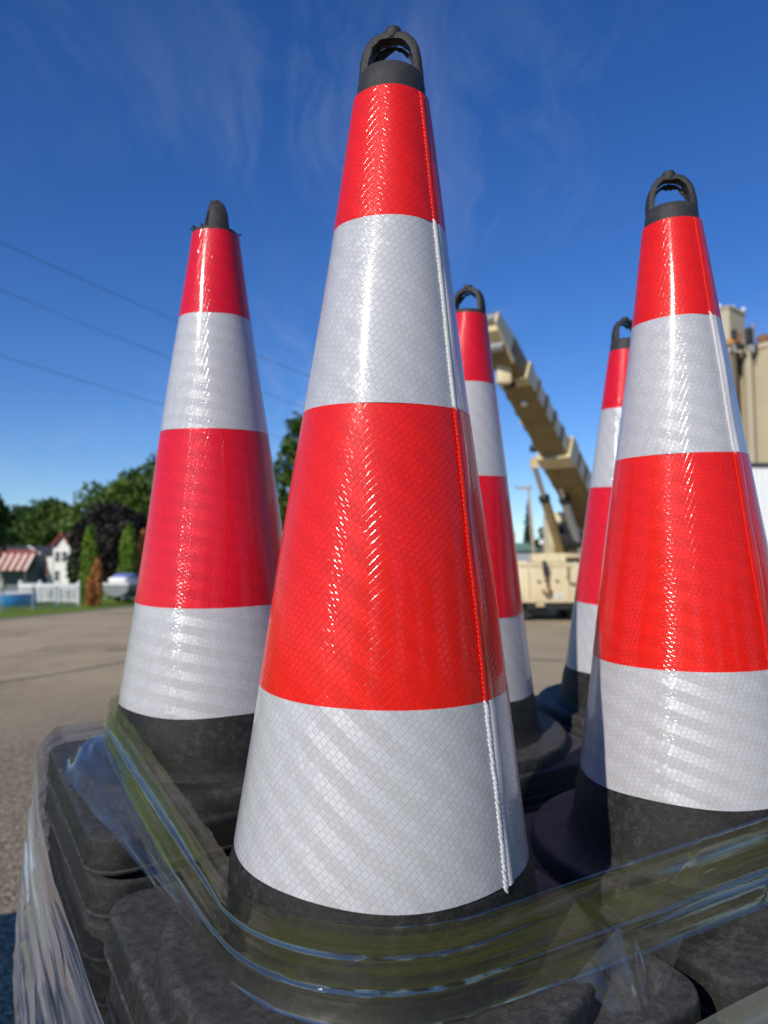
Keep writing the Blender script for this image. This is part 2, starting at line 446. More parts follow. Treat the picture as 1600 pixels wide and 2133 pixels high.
simple('metal_white', (0.74, 0.76, 0.76), 0.45, 0.04, 0.6)
simple('vinyl_white', (0.80, 0.80, 0.79), 0.45, 0.03, 2.0)
simple('picket_shaded', (0.40, 0.42, 0.42), 0.7, 0.1, 3.0)  # the grey puts the shade on these pickets into their colour
simple('galvanised', (0.36, 0.42, 0.44), 0.5, 0.1, 3.0, metal=0.3)
simple('awning_red', (0.26, 0.045, 0.04), 0.6, 0.08, 3.0)
simple('awning_cream', (0.74, 0.60, 0.50), 0.6, 0.05, 3.0)
simple('pool_blue', (0.03, 0.36, 0.80), 0.3, 0.1, 3.0)
simple('canvas_blue', (0.16, 0.21, 0.50), 0.8, 0.15, 4.0)
simple('hull_grey', (0.20, 0.215, 0.225), 0.35, 0.06, 2.0, coat=0.4)
simple('pole_wood', (0.36, 0.30, 0.23), 0.9, 0.15, 3.0)
simple('wire_black', (0.10, 0.12, 0.15), 0.6, 0.05, 3.0)
simple('pallet_wood', (0.36, 0.25, 0.14), 0.85, 0.2, 5.0, 0.4, 60)
simple('amber', (0.55, 0.27, 0.06), 0.6, 0.1, 3.0)

# ------------------------------------------------------------------ ground
def sheet(name, pts, z, m, kind='structure'):
    o = mesh_obj(name, [(x, y, z) for x, y in pts], [tuple(range(len(pts)))], m, smooth=False)
    return tag(o, kind=kind)
sheet('ground', [(-500, -500), (500, -500), (500, 900), (-500, 900)], 0.0, 'lot_paving')
# grass beyond the far edge of the lot (edge runs away from the camera on the left)
sheet('lawn', [(-4.4, 2.0), (-4.6, 5.0), (-6.6, 9.0), (-9.2, 15.0), (-12.35, 23.4), (-10.9, 31.5), (-8.5, 42), (0, 75), (40, 200), (-400, 400), (-400, 2)], 0.008, 'grass')
sheet('road_edge', [(-8.8, 15.0), (-11.9, 22.6), (-10.3, 31.5), (-7.5, 42), (1.5, 75), (0.0, 75), (-8.5, 42), (-10.9, 31.5), (-12.35, 23.4), (-9.2, 15.0)], 0.004, 'asphalt_dark')
sheet('lawn_behind', [(-60, -60), (60, -60), (60, 20), (14, 9), (5, 1.5), (2.2, 0.1), (-60, 0.1)], 0.008, 'grass_behind')
def crack(pts, w, seed):
    rnd = random.Random(seed); L = []; Rr = []
    P = []
    for i in range(len(pts) - 1):
        for k in range(14):
            t = k / 14; P.append(((1 - t) * pts[i][0] + t * pts[i + 1][0], (1 - t) * pts[i][1] + t * pts[i + 1][1]))
    P.append(pts[-1])
    for i, (x, y) in enumerate(P):
        a = rnd.uniform(0.6, 1.2) * w / 2; j = rnd.uniform(-0.03, 0.03)
        L.append((x, y - a + j, 0.005)); Rr.append((x, y + a + j, 0.005))
    n = len(P)
    o = mesh_obj('crack_seal', L + Rr, [(i, i + 1, n + i + 1, n + i) for i in range(n - 1)], 'crack_tar', smooth=False)
    tag(o, kind='structure')
def G(px, py):                                # ground point under that pixel
    Y = CAM_Z * F_PX / (py - YH); return ((px - 800) / F_PX * Y, Y)
crack([G(-60, 1428), G(120, 1402), G(268, 1376), G(520, 1345)], 0.17, 1)
crack([G(228, 1353), G(300, 1352), G(420, 1354)], 0.13, 2)
crack([G(700, 1352), G(1100, 1372), G(1300, 1376)], 0.10, 3)

# ------------------------------------------------------------------ traffic cones
H_SLEEVE = [0.0, 0.1332, 0.3104, 0.5703, 0.72]
R0, KR = 0.03709, 0.14596
HB = 0.868                                     # sleeve top to underside of the base
H_DISC, H_SLAB = 0.800, 0.824
GRID = math.atan2(0.247, 0.41)
E1 = Vector((math.cos(GRID), math.sin(GRID), 0)); E2 = Vector((-math.sin(GRID), math.cos(GRID), 0))
STEP = 0.053
FIT = {   # centre of the sleeve's top edge (camera at 0,0,0) and lean of the axis, from the photograph
    'C': ((0.0072, 0.6997, 0.4604), 0.0140, -0.0603),
    'L': ((-0.2658, 1.1239, 0.5218), 0.0014, -0.0762),
    'R': ((0.3860, 0.9545, 0.4562), -0.0253, -0.0507),
    'M': ((0.1630, 1.3972, 0.4896), 0.0186, -0.1049),
    'F': ((0.5541, 1.6532, 0.4967), -0.0137, -0.0888)}
def cone_frame(key):
    (x, y, z), a, b = FIT[key]
    ax = Vector((math.sin(a), math.sin(b), 1)).normalized()
    ex = (E1 - ax * E1.dot(ax)).normalized(); ey = ax.cross(ex)
    top = Vector((x, y, z + CAM_Z))
    org = top - ax * HB
    M = Matrix(((ex.x, ey.x, ax.x, org.x), (ex.y, ey.y, ax.y, org.y), (ex.z, ey.z, ax.z, org.z), (0, 0, 0, 1)))
    return M
def rad(h): return R0 + KR * h

def band_mesh(name, h0, h1, m, parent, seed, uvrot, skew=0.0, skew_dir=0.0, n=144):
    """one ring of sheeting between two heights, 1.6 mm thick, faintly uneven"""
    rows = max(6, int((h1 - h0) / 0.007)); vs = []; fs = []; uv = []
    sa = KR / math.sqrt(1 + KR * KR); cs = math.sqrt(1 + KR * KR)
    ca, sb = math.cos(uvrot), math.sin(uvrot)
    def push(h, off):
        for k in range(n + 1):
            th = 2 * math.pi * k / n
            hh = h
            if h > 0.71: hh = h + skew * math.cos(th - skew_dir) + 0.0012 * math.sin(5 * th + seed)
            r = rad(hh) + off
            wv = 0.0007 * math.sin(2 * th + 9 * hh + seed) + 0.0004 * math.sin(5 * th - 21 * hh + 2 * seed)
            r += wv
            vs.append((r * math.cos(th), r * math.sin(th), HB - hh))
            s = rad(hh) / sa; ph = (th - math.pi) * sa
            u, v = s * math.sin(ph), -s * math.cos(ph)
            uv.append((u * ca - v * sb, u * sb + v * ca))
    hs = [h0 + (h1 - h0) * i / rows for i in range(rows + 1)]
    offs = [0.0] * (rows + 1)
    seq = [(h0, -0.0018)] + list(zip(hs, offs)) + [(h1, -0.0018)]
    for h, o in seq: push(h, o)
    m1 = n + 1
    for i in range(len(seq) - 1):
        for k in range(n):
            fs.append((i * m1 + k, (i + 1) * m1 + k, (i + 1) * m1 + k + 1, i * m1 + k + 1))
    return mesh_obj(name, vs, fs, m, parent, smooth=True, uvs=uv, autosmooth=R(50))

def body_mesh(parent, collar, flap=0.0):
    prof = []
    hs = [0.808, 0.801, 0.796, 0.790, 0.780, 0.765, 0.745, 0.70, 0.6, 0.4, 0.2, 0.05]
    rr = [0.164, 0.1605, 0.1575, 0.1555, 0.1535, 0.1510, 0.1480, rad(0.70) - 0.004, rad(0.6) - 0.004, rad(0.4) - 0.004, rad(0.2) - 0.004, rad(0.05) - 0.003]
    prof = [(r, HB - h) for h, r in zip(hs, rr)]
    c = max(collar, 0.004)
    prof += [(rad(0.0) - 0.0018, HB - 0.004), (rad(-c * 0.5) - 0.0014, HB + c * 0.5), (rad(-c) - 0.0016, HB + c - 0.0015), (rad(-c) - 0.0032, HB + c),
             (rad(-c) - 0.008, HB + c - 0.0006), (rad(-c) - 0.011, HB + c - 0.004), (0.004, HB + c - 0.006)]
    mb = MB(); mb.lathe(prof, 96)
    for v in mb.v:
        v += Vector(noise.noise_vector(v * 30.0)) * 0.0006
    return mb.build('cone_body', ['rubber', 'rubber_top'], parent, autosmooth=R(45))

def paint_top(o):
    for p in o.data.polygons:
        if p.center.z > HB - 0.03: p.material_index = 1

_base_cache = {}
def base_meshes(parent):
    if 'slab' in _base_cache:
        for nm in ('base', 'base_disc'):
            pass
        b = link(bpy.data.objects.new('base', _base_cache['slab']), parent)
        d = link(bpy.data.objects.new('base_disc', _base_cache['disc']), b)
        return b
    hs, rc = 0.222, 0.045
    ring = []
    for cx, cy, a0 in ((1, 1, 0), (-1, 1, 90), (-1, -1, 180), (1, -1, 270)):
        for k in range(9):
            a = R(a0 + k * 90 / 8)
            ring.append((cx * (hs - rc) + rc * math.cos(a), cy * (hs - rc) + rc * math.sin(a)))
    n = len(ring); zt = HB - H_SLAB
    layers = [(0.93, -0.001), (0.975, 0.002), (1.004, 0.003), (1.004, 0.0055), (0.994, 0.007), (0.986, zt - 0.006), (0.980, zt - 0.002), (0.966, zt), (0.94, zt), (0.80, zt + 0.001)]
    vs = []; fs = []
    for s, z in layers:
        for x, y in ring: vs.append((x * s, y * s, z))
    for i in range(len(layers) - 1):
        for k in range(n):
            k2 = (k + 1) % n; fs.append((i * n + k, i * n + k2, (i + 1) * n + k2, (i + 1) * n + k))
    fs.append(tuple((len(layers) - 1) * n + k for k in range(n))); fs.append(tuple(range(n - 1, -1, -1)))
    vs = [Vector(v) + Vector(noise.noise_vector(Vector(v) * 12.0)) * 0.0006 for v in vs]
    b = mesh_obj('base', vs, fs, 'rubber', parent, smooth=True, autosmooth=R(40))
    mb = MB(); zd = HB - H_DISC
    mb.lathe([(0.212, zt - 0.002), (0.208, zd - 0.006), (0.2055, zd - 0.002), (0.201, zd), (0.194, zd), (0.185, zd - 0.001), (0.168, zd - 0.002), (0.14, zd - 0.003)], 96)
    for v in mb.v: v += Vector(noise.noise_vector(v * 12.0)) * 0.0006
    d = mb.build('base_disc', 'rubber', b, autosmooth=R(40))
    _base_cache['slab'] = b.data; _base_cache['disc'] = d.data
    return b

def handle(parent, collar, rot, seed, scale=1.0, ragged=1.0, height=0.047):
    """moulded rubber loop with a filler knob, torn flash left inside the arch"""
    rnd = random.Random(seed)
    z0 = HB + max(collar, 0.004) - 0.006
    rb = (rad(-collar) - 0.006)
    N = 26; vs = []; fs = []
    prof = [(-1, -1), (-0.35, -1.15), (0.35, -1.15), (1, -1), (1.05, 0.2), (0.75, 0.95), (0.0, 0.75), (-0.75, 0.95), (-1.05, 0.2)]   # (depth, thickness) thickness +: outwards
    m = len(prof)
    for i in range(N):
        t = math.pi * i / (N - 1)
        c, s = math.cos(t), math.sin(t)
        px = rb * (abs(c) ** 0.78) * (1 if c >= 0 else -1)
        pz = height * (s ** 0.72) if s > 0 else 0
        ang = math.atan2(s * 0.9, c)
        nx, nz = math.cos(ang), math.sin(ang)
        depth = 0.0115 - 0.0045 * s; th = 0.0046 - 0.0006 * s
        for (d, q) in prof:
            jit = rnd.uniform(-1, 1) * 0.0009 * ragged if q < 0 else rnd.uniform(-1, 1) * 0.0003
            qq = th * q * scale + jit
            vs.append(Vector((px + nx * qq, d * depth * scale + rnd.uniform(-1, 1) * 0.0004, z0 + pz + nz * qq)))
    for i in range(N - 1):
        for k in range(m):
            k2 = (k + 1) % m
            fs.append((i * m + k, i * m + k2, (i + 1) * m + k2, (i + 1) * m + k))
    fs.append(tuple(range(m))); fs.append(tuple((N - 1) * m + k for k in range(m - 1, -1, -1)))
    mb = MB(); mb.add(vs, fs)
    rm = Matrix.Rotation(rot, 3, 'Z')
    mb.v = [rm @ v for v in mb.v]
    h = mb.build('handle', 'rubber_top', parent, autosmooth=R(60))
    # knob on the crown of the loop
    kb = MB(); zt = z0 + height
    kb.lathe([(0.0075, zt - 0.003), (0.0092, zt + 0.001), (0.0088, zt + 0.006), (0.0072, zt + 0.0078), (0.003, zt + 0.0082)], 18, (rnd.uniform(-0.002, 0.003), 0, 0))
    for v in kb.v: v += Vector(noise.noise_vector(v * 160 + Vector((seed, 0, 0)))) * 0.0012
    kb.v = [rm @ v for v in kb.v]
    kb.build('knob', 'rubber_top', h, autosmooth=R(50))
    # torn membrane hanging from the inside of the arch
    fm = MB(); nn = 16; top = []; bot = []
    for i in range(nn):
        t = R(28) + R(118) * i / (nn - 1)
        px = rb * 0.90 * math.cos(t); pz = height * 0.90 * math.sin(t) ** 0.72
        drop = (0.0015 + 0.005 * max(0, math.sin(i * 0.45 + seed)) + rnd.uniform(0, 0.003)) * ragged
        y = 0.006 + rnd.uniform(-0.0012, 0.0012)
        top.append((px, y, z0 + pz)); bot.append((px * 0.93, y + 0.002, z0 + pz - drop))
    vv = []
    for (a, b) in zip(top, bot):
        vv += [Vector(a), Vector(b), Vector(b) + Vector((0, 0.0016, 0)), Vector(a) + Vector((0, 0.0022, 0))]
    ff = []
    for i in range(nn - 1):
        for k in range(4):
            k2 = (k + 1) % 4; ff.append((i * 4 + k, i * 4 + k2, (i + 1) * 4 + k2, (i + 1) * 4 + k))
    ff += [(0, 1, 2, 3), tuple((nn - 1) * 4 + k for k in (3, 2, 1, 0))]
    fm.add(vv, ff); fm.v = [rm @ v for v in fm.v]
    fm.build('torn_flash', 'rubber_top', h)
    # ragged skin around the vent hole
    rg = MB(); nn = 22
    vv = []
    for i in range(nn):
        a = R(20) + R(140) * i / (nn - 1)
        r1 = rb * 0.70; hgt = (0.0005 + rnd.uniform(0, 0.0022)) * ragged
        p = Vector((r1 * math.cos(a), r1 * math.sin(a), z0 + 0.002)); q = p + Vector((0, 0, hgt + 0.002))
        o = Vector((math.cos(a), math.sin(a), 0)) * 0.0016
        vv += [p, q, q + o, p + o]
    ff = []
    for i in range(nn - 1):
        for k in range(4):
            k2 = (k + 1) % 4; ff.append((i * 4 + k, i * 4 + k2, (i + 1) * 4 + k2, (i + 1) * 4 + k))
    ff += [(0, 1, 2, 3), tuple((nn - 1) * 4 + k for k in (3, 2, 1, 0))]
    rg.add(vv, ff); rg.v = [rm @ v for v in rg.v]
    rg.build('vent_rim', 'rubber_top', h)
    if ragged > 1.2:
        for k in range(7):
            a = rnd.choice((-1.45, 1.45, 1.7, -1.7, 0.2)) + rnd.uniform(-0.2, 0.2); zz = z0 + (0.005, 0.006, 0.022, 0.005, 0.028, 0.006, 0.013)[k]; rr = 0.012 if zz - z0 > 0.01 else rb * 1.0
            c = Vector((rb * 0.9 * (1 if k % 2 else -1) if zz - z0 > 0.01 else rr * math.cos(a), rr * math.sin(a), zz)); o = Vector((math.cos(a), math.sin(a), rnd.uniform(0.2, 0.9))).normalized() * rnd.uniform(0.009, 0.015)
            sx = Vector((-math.sin(a), math.cos(a), 0)) * rnd.uniform(0.003, 0.006)
            sm = MB(); sm.add([c - sx, c + sx, c + o + sx * 0.3, c + o * 0.7 - sx * 0.8, c - sx - o * 0.1 + Vector((0, 0, 0.0015)), c + sx + Vector((0, 0, 0.002)), c + o + Vector((0, 0, 0.001)), c + o * 0.7 - sx * 0.8 + Vector((0, 0, 0.0015))],
                              [(0, 1, 2, 3), (7, 6, 5, 4), (0, 4, 5, 1), (1, 5, 6, 2), (2, 6, 7, 3), (3, 7, 4, 0)])
            sm.v = [rm @ v for v in sm.v]
            sm.build('rubber_shred', 'rubber_top', h)
    return h

def seam(parent, ang, red, seed, h_end=0.727):
    """twisted welt over the joint of the sheeting, with the lapped edge beside it"""
    mb = MB(); rnd = random.Random(seed)
    bm = bmesh.new(); bmesh.ops.create_uvsphere(bm, u_segments=8, v_segments=6, radius=1.0)
    bm.verts.index_update()
    sv = [v.co.copy() for v in bm.verts]; sf = [[v.index for v in f.verts] for f in bm.faces]; bm.free()
    h = 0.006; i = 0
    def frame(hh, a):
        er = Vector((math.cos(a), math.sin(a), 0)); et = Vector((-math.sin(a), math.cos(a), 0))
        down = (er * KR + Vector((0, 0, -1))).normalized(); nr = et.cross(down) * -1
        if nr.dot(er) < 0: nr = -nr
        p = Vector((rad(hh) * er.x, rad(hh) * er.y, HB - hh))
        return p, et, down, nr
    while h < h_end:
        p, et, dn, nr = frame(h, ang + rnd.uniform(-0.004, 0.004) + 0.004 * math.sin(h * 40))
        sc_ = rnd.uniform(0.9, 1.1)
        long_ = (dn * 0.84 + et * 0.54).normalized(); across = nr.cross(long_)
        mb.cur = 0 if (h < H_SLEEVE[1] or H_SLEEVE[2] < h < H_SLEEVE[3]) else 1
        mb.add([p + nr * 0.0010 + long_ * v.x * 0.0054 * sc_ + across * v.y * 0.0014 + nr * v.z * 0.0016 for v in sv], sf)
        h += 0.0040; i += 1
    cord = mb.build('seam_welt', [red, 'cord_white'], parent, smooth=True)
    # lapped edge: a strip of sheeting standing a little off the surface
    lb = MB(); n = 70
    for (ha, hb_, ci) in ((0.004, H_SLEEVE[1], 0), (H_SLEEVE[1], H_SLEEVE[2], 1), (H_SLEEVE[2], H_SLEEVE[3], 0), (H_SLEEVE[3], 0.724, 1)):
        lb.cur = ci; rows = []
        for j in range(21):
            hh = ha + (hb_ - ha) * j / 20
            wv = 0.0006 * math.sin(hh * 50 + seed)
            row = []
            for (off, z) in ((0.0015, 0.0007), (0.0045, 0.0022 + wv), (0.0095, 0.0016 + wv), (0.0118, 0.0012 + wv), (0.0118, 0.0001)):
                p, et, dn, nr = frame(hh, ang + off / rad(hh)); row.append(p + nr * z)
            rows.append(row)
        vs = [v for r_ in rows for v in r_]
        lb.add(vs, [(a * 5 + k, a * 5 + k + 1, (a + 1) * 5 + k + 1, (a + 1) * 5 + k) for a in range(20) for k in range(4)])
    lb.build('seam_lap', [red, 'cord_white'], parent, smooth=True)

def top_cone(key, label, collar, hrot, seed, red='sheeting_red', seam_ang=None, uvrot=0.0, skew=0.0, skew_dir=0.0, hh=0.047, ragged=1.0, cord='cord_red'):
    M = cone_frame(key)
    t = empty('traffic_cone'); t.matrix_world = M
    tag(t, label, 'traffic cone', 'striped cones standing on top of their stacks')
    base_meshes(t)
    b = body_mesh(t, collar); paint_top(b)
    for i, (nm, m) in enumerate((('red_band', red), ('white_band', 'sheeting_white'), ('red_band', red), ('white_band', 'sheeting_white'))):
        band_mesh(nm, H_SLEEVE[i], H_SLEEVE[i + 1], m, t, seed + i * 0.7, uvrot, skew, skew_dir)
    handle(t, collar, hrot, seed, scale=1.4 if ragged > 1.2 else 1.0, ragged=ragged, height=hh)
    loc = M.inverted()
    camd = (loc @ Vector((0, 0, CAM_Z))); cam_ang = math.atan2(camd.y, camd.x)
    if seam_ang is not None:
        seam(t, cam_ang + seam_ang, cord, seed)
    return t, M, cam_ang
def facing(key):
    c = cone_frame(key).inverted() @ Vector((0, 0, CAM_Z)); return math.atan2(c.y, c.x)

Ms = {}
_, Ms['C'], _ = top_cone('C', 'nearest and largest red and white striped traffic cone, in the middle', 0.027, facing('C') + math.pi / 2 + R(-8), 3, 'sheeting_red', R(48), R(8), 0.004, facing('C') + R(40), 0.047)
_, Ms['L'], _ = top_cone('L', 'crimson and white striped traffic cone to the left of the largest cone', 0.006, facing('L') + R(8), 11, 'sheeting_crimson', R(170), R(-22), hh=0.048, ragged=1.6, cord='cord_crimson')
_, Ms['R'], _ = top_cone('R', 'red and white traffic cone cut off by the right edge of the picture', 0.023, facing('R') + math.pi / 2 + R(14), 23, 'sheeting_red', R(48), R(-12), hh=0.050)
_, Ms['M'], _ = top_cone('M', 'crimson and white traffic cone half hidden behind the largest cone', 0.008, facing('M') + math.pi / 2 + R(-28), 31, 'sheeting_crimson', R(150), R(10), hh=0.050, cord='cord_crimson')
_, Ms['F'], _ = top_cone('F', 'farthest traffic cone, half hidden behind the cone at the right edge', 0.026, facing('F') + math.pi / 2 + R(30), 43, 'sheeting_crimson', R(140), R(30), hh=0.050, cord='cord_crimson')

# nested cones below: only their bases stick out of each stack
WHERE = {'C': 'under the largest cone', 'L': 'under the left crimson cone', 'R': 'under the cone at the right edge', 'M': 'under the half hidden middle cone', 'F': 'under the farthest cone'}
ORD = ['first', 'second', 'third', 'fourth', 'fifth', 'sixth', 'seventh', 'eighth']
def nested(key):
    M = Ms[key]; k = 0
    while True:
        k += 1
        P = M @ Matrix.Translation((0, 0, -STEP * k))
        if P.translation.z < 0.16: break
        rnd = random.Random(hash((ord(key), k)))
        P = P @ Matrix.Translation((rnd.uniform(-.004, .004), rnd.uniform(-.004, .004), 0)) @ Matrix.Rotation(R(rnd.uniform(-1.6, 1.6)), 4, 'Z')
        e = empty('nested_cone'); e.matrix_world = P
        if k <= 8: lab = f'black base of a nested cone, {ORD[k-1]} down {WHERE[key]}'
        else: lab = f'black cone base low in the stack {WHERE[key]}'
        tag(e, lab, 'traffic cone', 'cones nested below the top ones')
        base_meshes(e)
for key in 'CLRMF': nested(key)

# ------------------------------------------------------------------ pallet
def pallet():
    c = (Ms['C'].translation + Ms['F'].translation) / 2
    p = empty('wooden_pallet', (c.x, c.y, 0), GRID)
    tag(p, 'wooden pallet under the stacks of cones', 'pallet')
    for i in range(9):
        mb = MB(); mb.box((0, -0.5 + i * 0.125, 0.130), (1.45, 0.095, 0.022), bevel=0.002); mb.build('deck_board', 'pallet_wood', p)
    for x in (-0.66, 0, 0.66):
        mb = MB(); mb.box((x, 0, 0.068), (0.09, 1.09, 0.10), bevel=0.003); mb.build('stringer', 'pallet_wood', p)
    for y in (-0.5, 0, 0.5):
        mb = MB(); mb.box((0, y, 0.009), (1.45, 0.095, 0.018)); mb.build('bottom_board', 'pallet_wood', p)
pallet()

# ------------------------------------------------------------------ stretch film
def at_h(key, h, r, ang_vec):
    """point on the stack key at sleeve depth h, radius r, towards the world direction ang_vec"""
    M = Ms[key]; ax = M.col[2].to_3d()
    c = M @ Vector((0, 0, HB - h))
    d = (ang_vec - ax * ang_vec.dot(ax)).normalized()
    return c + d * r
def film_obj(name, grid, m, parent, uscale=1.0):
    nu, nv = len(grid), len(grid[0]); vs = []; uv = []; fs = []
    su = 0.0; prev = None
    for i in range(nu):
        if prev is not None: su += (grid[i][nv // 2] - prev).length
        prev = grid[i][nv // 2]; sv = 0.0; pv = None
        for j in range(nv):
            if pv is not None: sv += (grid[i][j] - pv).length
            pv = grid[i][j]
            vs.append(grid[i][j]); uv.append((su, sv))
    for i in range(nu - 1):
        for j in range(nv - 1):
            fs.append((i * nv + j, (i + 1) * nv + j, (i + 1) * nv + j + 1, i * nv + j + 1))
    return mesh_obj(name, vs, fs, m, parent, smooth=True, uvs=uv)
def ridge(x): return 1 - abs(x)
def wrinkle(a, b, seed):
    return noise.noise(Vector((a, b, seed))) + 0.5 * noise.noise(Vector((a * 2.1, b * 1.7, seed + 5))) + 0.25 * noise.noise(Vector((a * 4.3, b * 3.1, seed + 9)))

film_root = empty('stretch_film', (0, 0, 0))
tag(film_root, 'clear stretch film wrapped in bands and sheets around the stacked cones', 'stretch film')
def band_path():
    """list of (upper point, lower point, outward) along the taut band: from behind the left cone, round the near cone, to the right"""
    out = []
    def ring_pt(key, d, h): 
        r = {0: 0}.get(key, None)
        rr = 0.1525 + max(0, (h - 0.735)) * 0.06
        return at_h(key, h, rr + 0.0015, d)
    HT, HL = 0.722, 0.803
    seq = []
    for k in range(10):                        # round the back of L
        a = R(70) * (1 - k / 9); d = (-E1 * math.cos(a) + E2 * math.sin(a)); seq.append(('L', d))
    L_end = len(seq)
    pts = [(ring_pt(k, d, HT), ring_pt(k, d, HL), d) for k, d in seq]
    a0 = pts[-1]; b0 = (ring_pt('C', -E1, HT + 0.004), ring_pt('C', -E1, HL), -E1)
    for i in range(1, 160):
        t = i / 160; pts.append((a0[0].lerp(b0[0], t), a0[1].lerp(b0[1], t), a0[2].lerp(b0[2], t)))
    for k in range(81):
        a = R(90) * k / 80; d = (-E1 * math.cos(a) - E2 * math.sin(a)); pts.append((ring_pt('C', d, HT + 0.004), ring_pt('C', d, HL), d))
    a0 = pts[-1]; b0 = (ring_pt('R', -E2, HT - 0.006), ring_pt('R', -E2, HL - 0.004), -E2)
    for i in range(1, 101):
        t = i / 100; pts.append((a0[0].lerp(b0[0], t), a0[1].lerp(b0[1], t), a0[2].lerp(b0[2], t)))
    for k in range(1, 61):                     # and round the far side of R
        a = R(150) * k / 60; d = (-E2 * math.cos(a) + E1 * math.sin(a)); pts.append((ring_pt('R', d, HT - 0.006), ring_pt('R', d, HL - 0.004), d))
    return pts
BP = band_path()
def band_sheet(name, grow, seed, m, lo=0.0, hi=1.0, amp=0.0028, ragged=0.0, i0=0, i1=None, flare=1.0):
    grid = []; s = 0.0; prev = None
    n_l, n_c = 10 + 159, 10 + 159 + 81
    for k, (a, b, d) in list(enumerate(BP))[i0:i1]:
        if prev is not None: s += (a - prev).length
        prev = a
        # between the cones the film hangs free and leans out at the bottom
        if 10 <= k < n_l: run = math.sin((k - 10) / 159 * math.pi) ** 0.5
        elif n_c <= k < n_c + 100: run = min(1.0, (k - n_c) / 40, max(0.0, (n_c + 100 - k) / 12)) ** 0.7
        else: run = 0.0
        row = []; nv = 30
        for j in range(nv):
            v = lo + (hi - lo) * j / (nv - 1)
            p = a.lerp(b, v)
            cv = v + 0.05 * noise.noise(Vector((s * 1.5, v * 2.0, seed)))
            rd = ridge(math.sin(cv * 9.5 + 0.35 * math.sin(s * 3 + seed)))
            w = (rd ** 6) * (1.0 - 0.55 * run) + 0.5 * noise.noise(Vector((s * 1.1, cv * 6.0, seed + 3)))
            off = grow + amp * (0.5 + w) + flare * run * (0.0095 * v - 0.002 + 0.004 * math.sin(v * 5 + seed + 1.3 * math.sin(s * 4)))
            cr = ridge(noise.noise(Vector((s * 9 + v * 1.5, v * 0.7, seed + 11)))) ** 14
            off += 0.0010 * cr
            up = (a - b) * (0.045 * noise.noise(Vector((s * 2.5, v, seed + 7))))
            if j == 0 and ragged: up += (a - b) * (ragged * (noise.noise(Vector((s * 170, 0, seed))) + 0.6 * noise.noise(Vector((s * 31, 0, seed)))))
            row.append(p + d * off + up)
        grid.append(row)
    return film_obj(name, grid, m, film_root)
band_sheet('taut_band', 0.0012, 1.0, 'film_band')
band_sheet('taut_band', 0.0050, 4.0, 'film_band', 0.08, 0.94, 0.0036)
band_sheet('torn_edge', 0.0030, 8.0, 'film_flap', -0.24, 0.30, 0.0010, 0.05, 9, 172, 0.6)

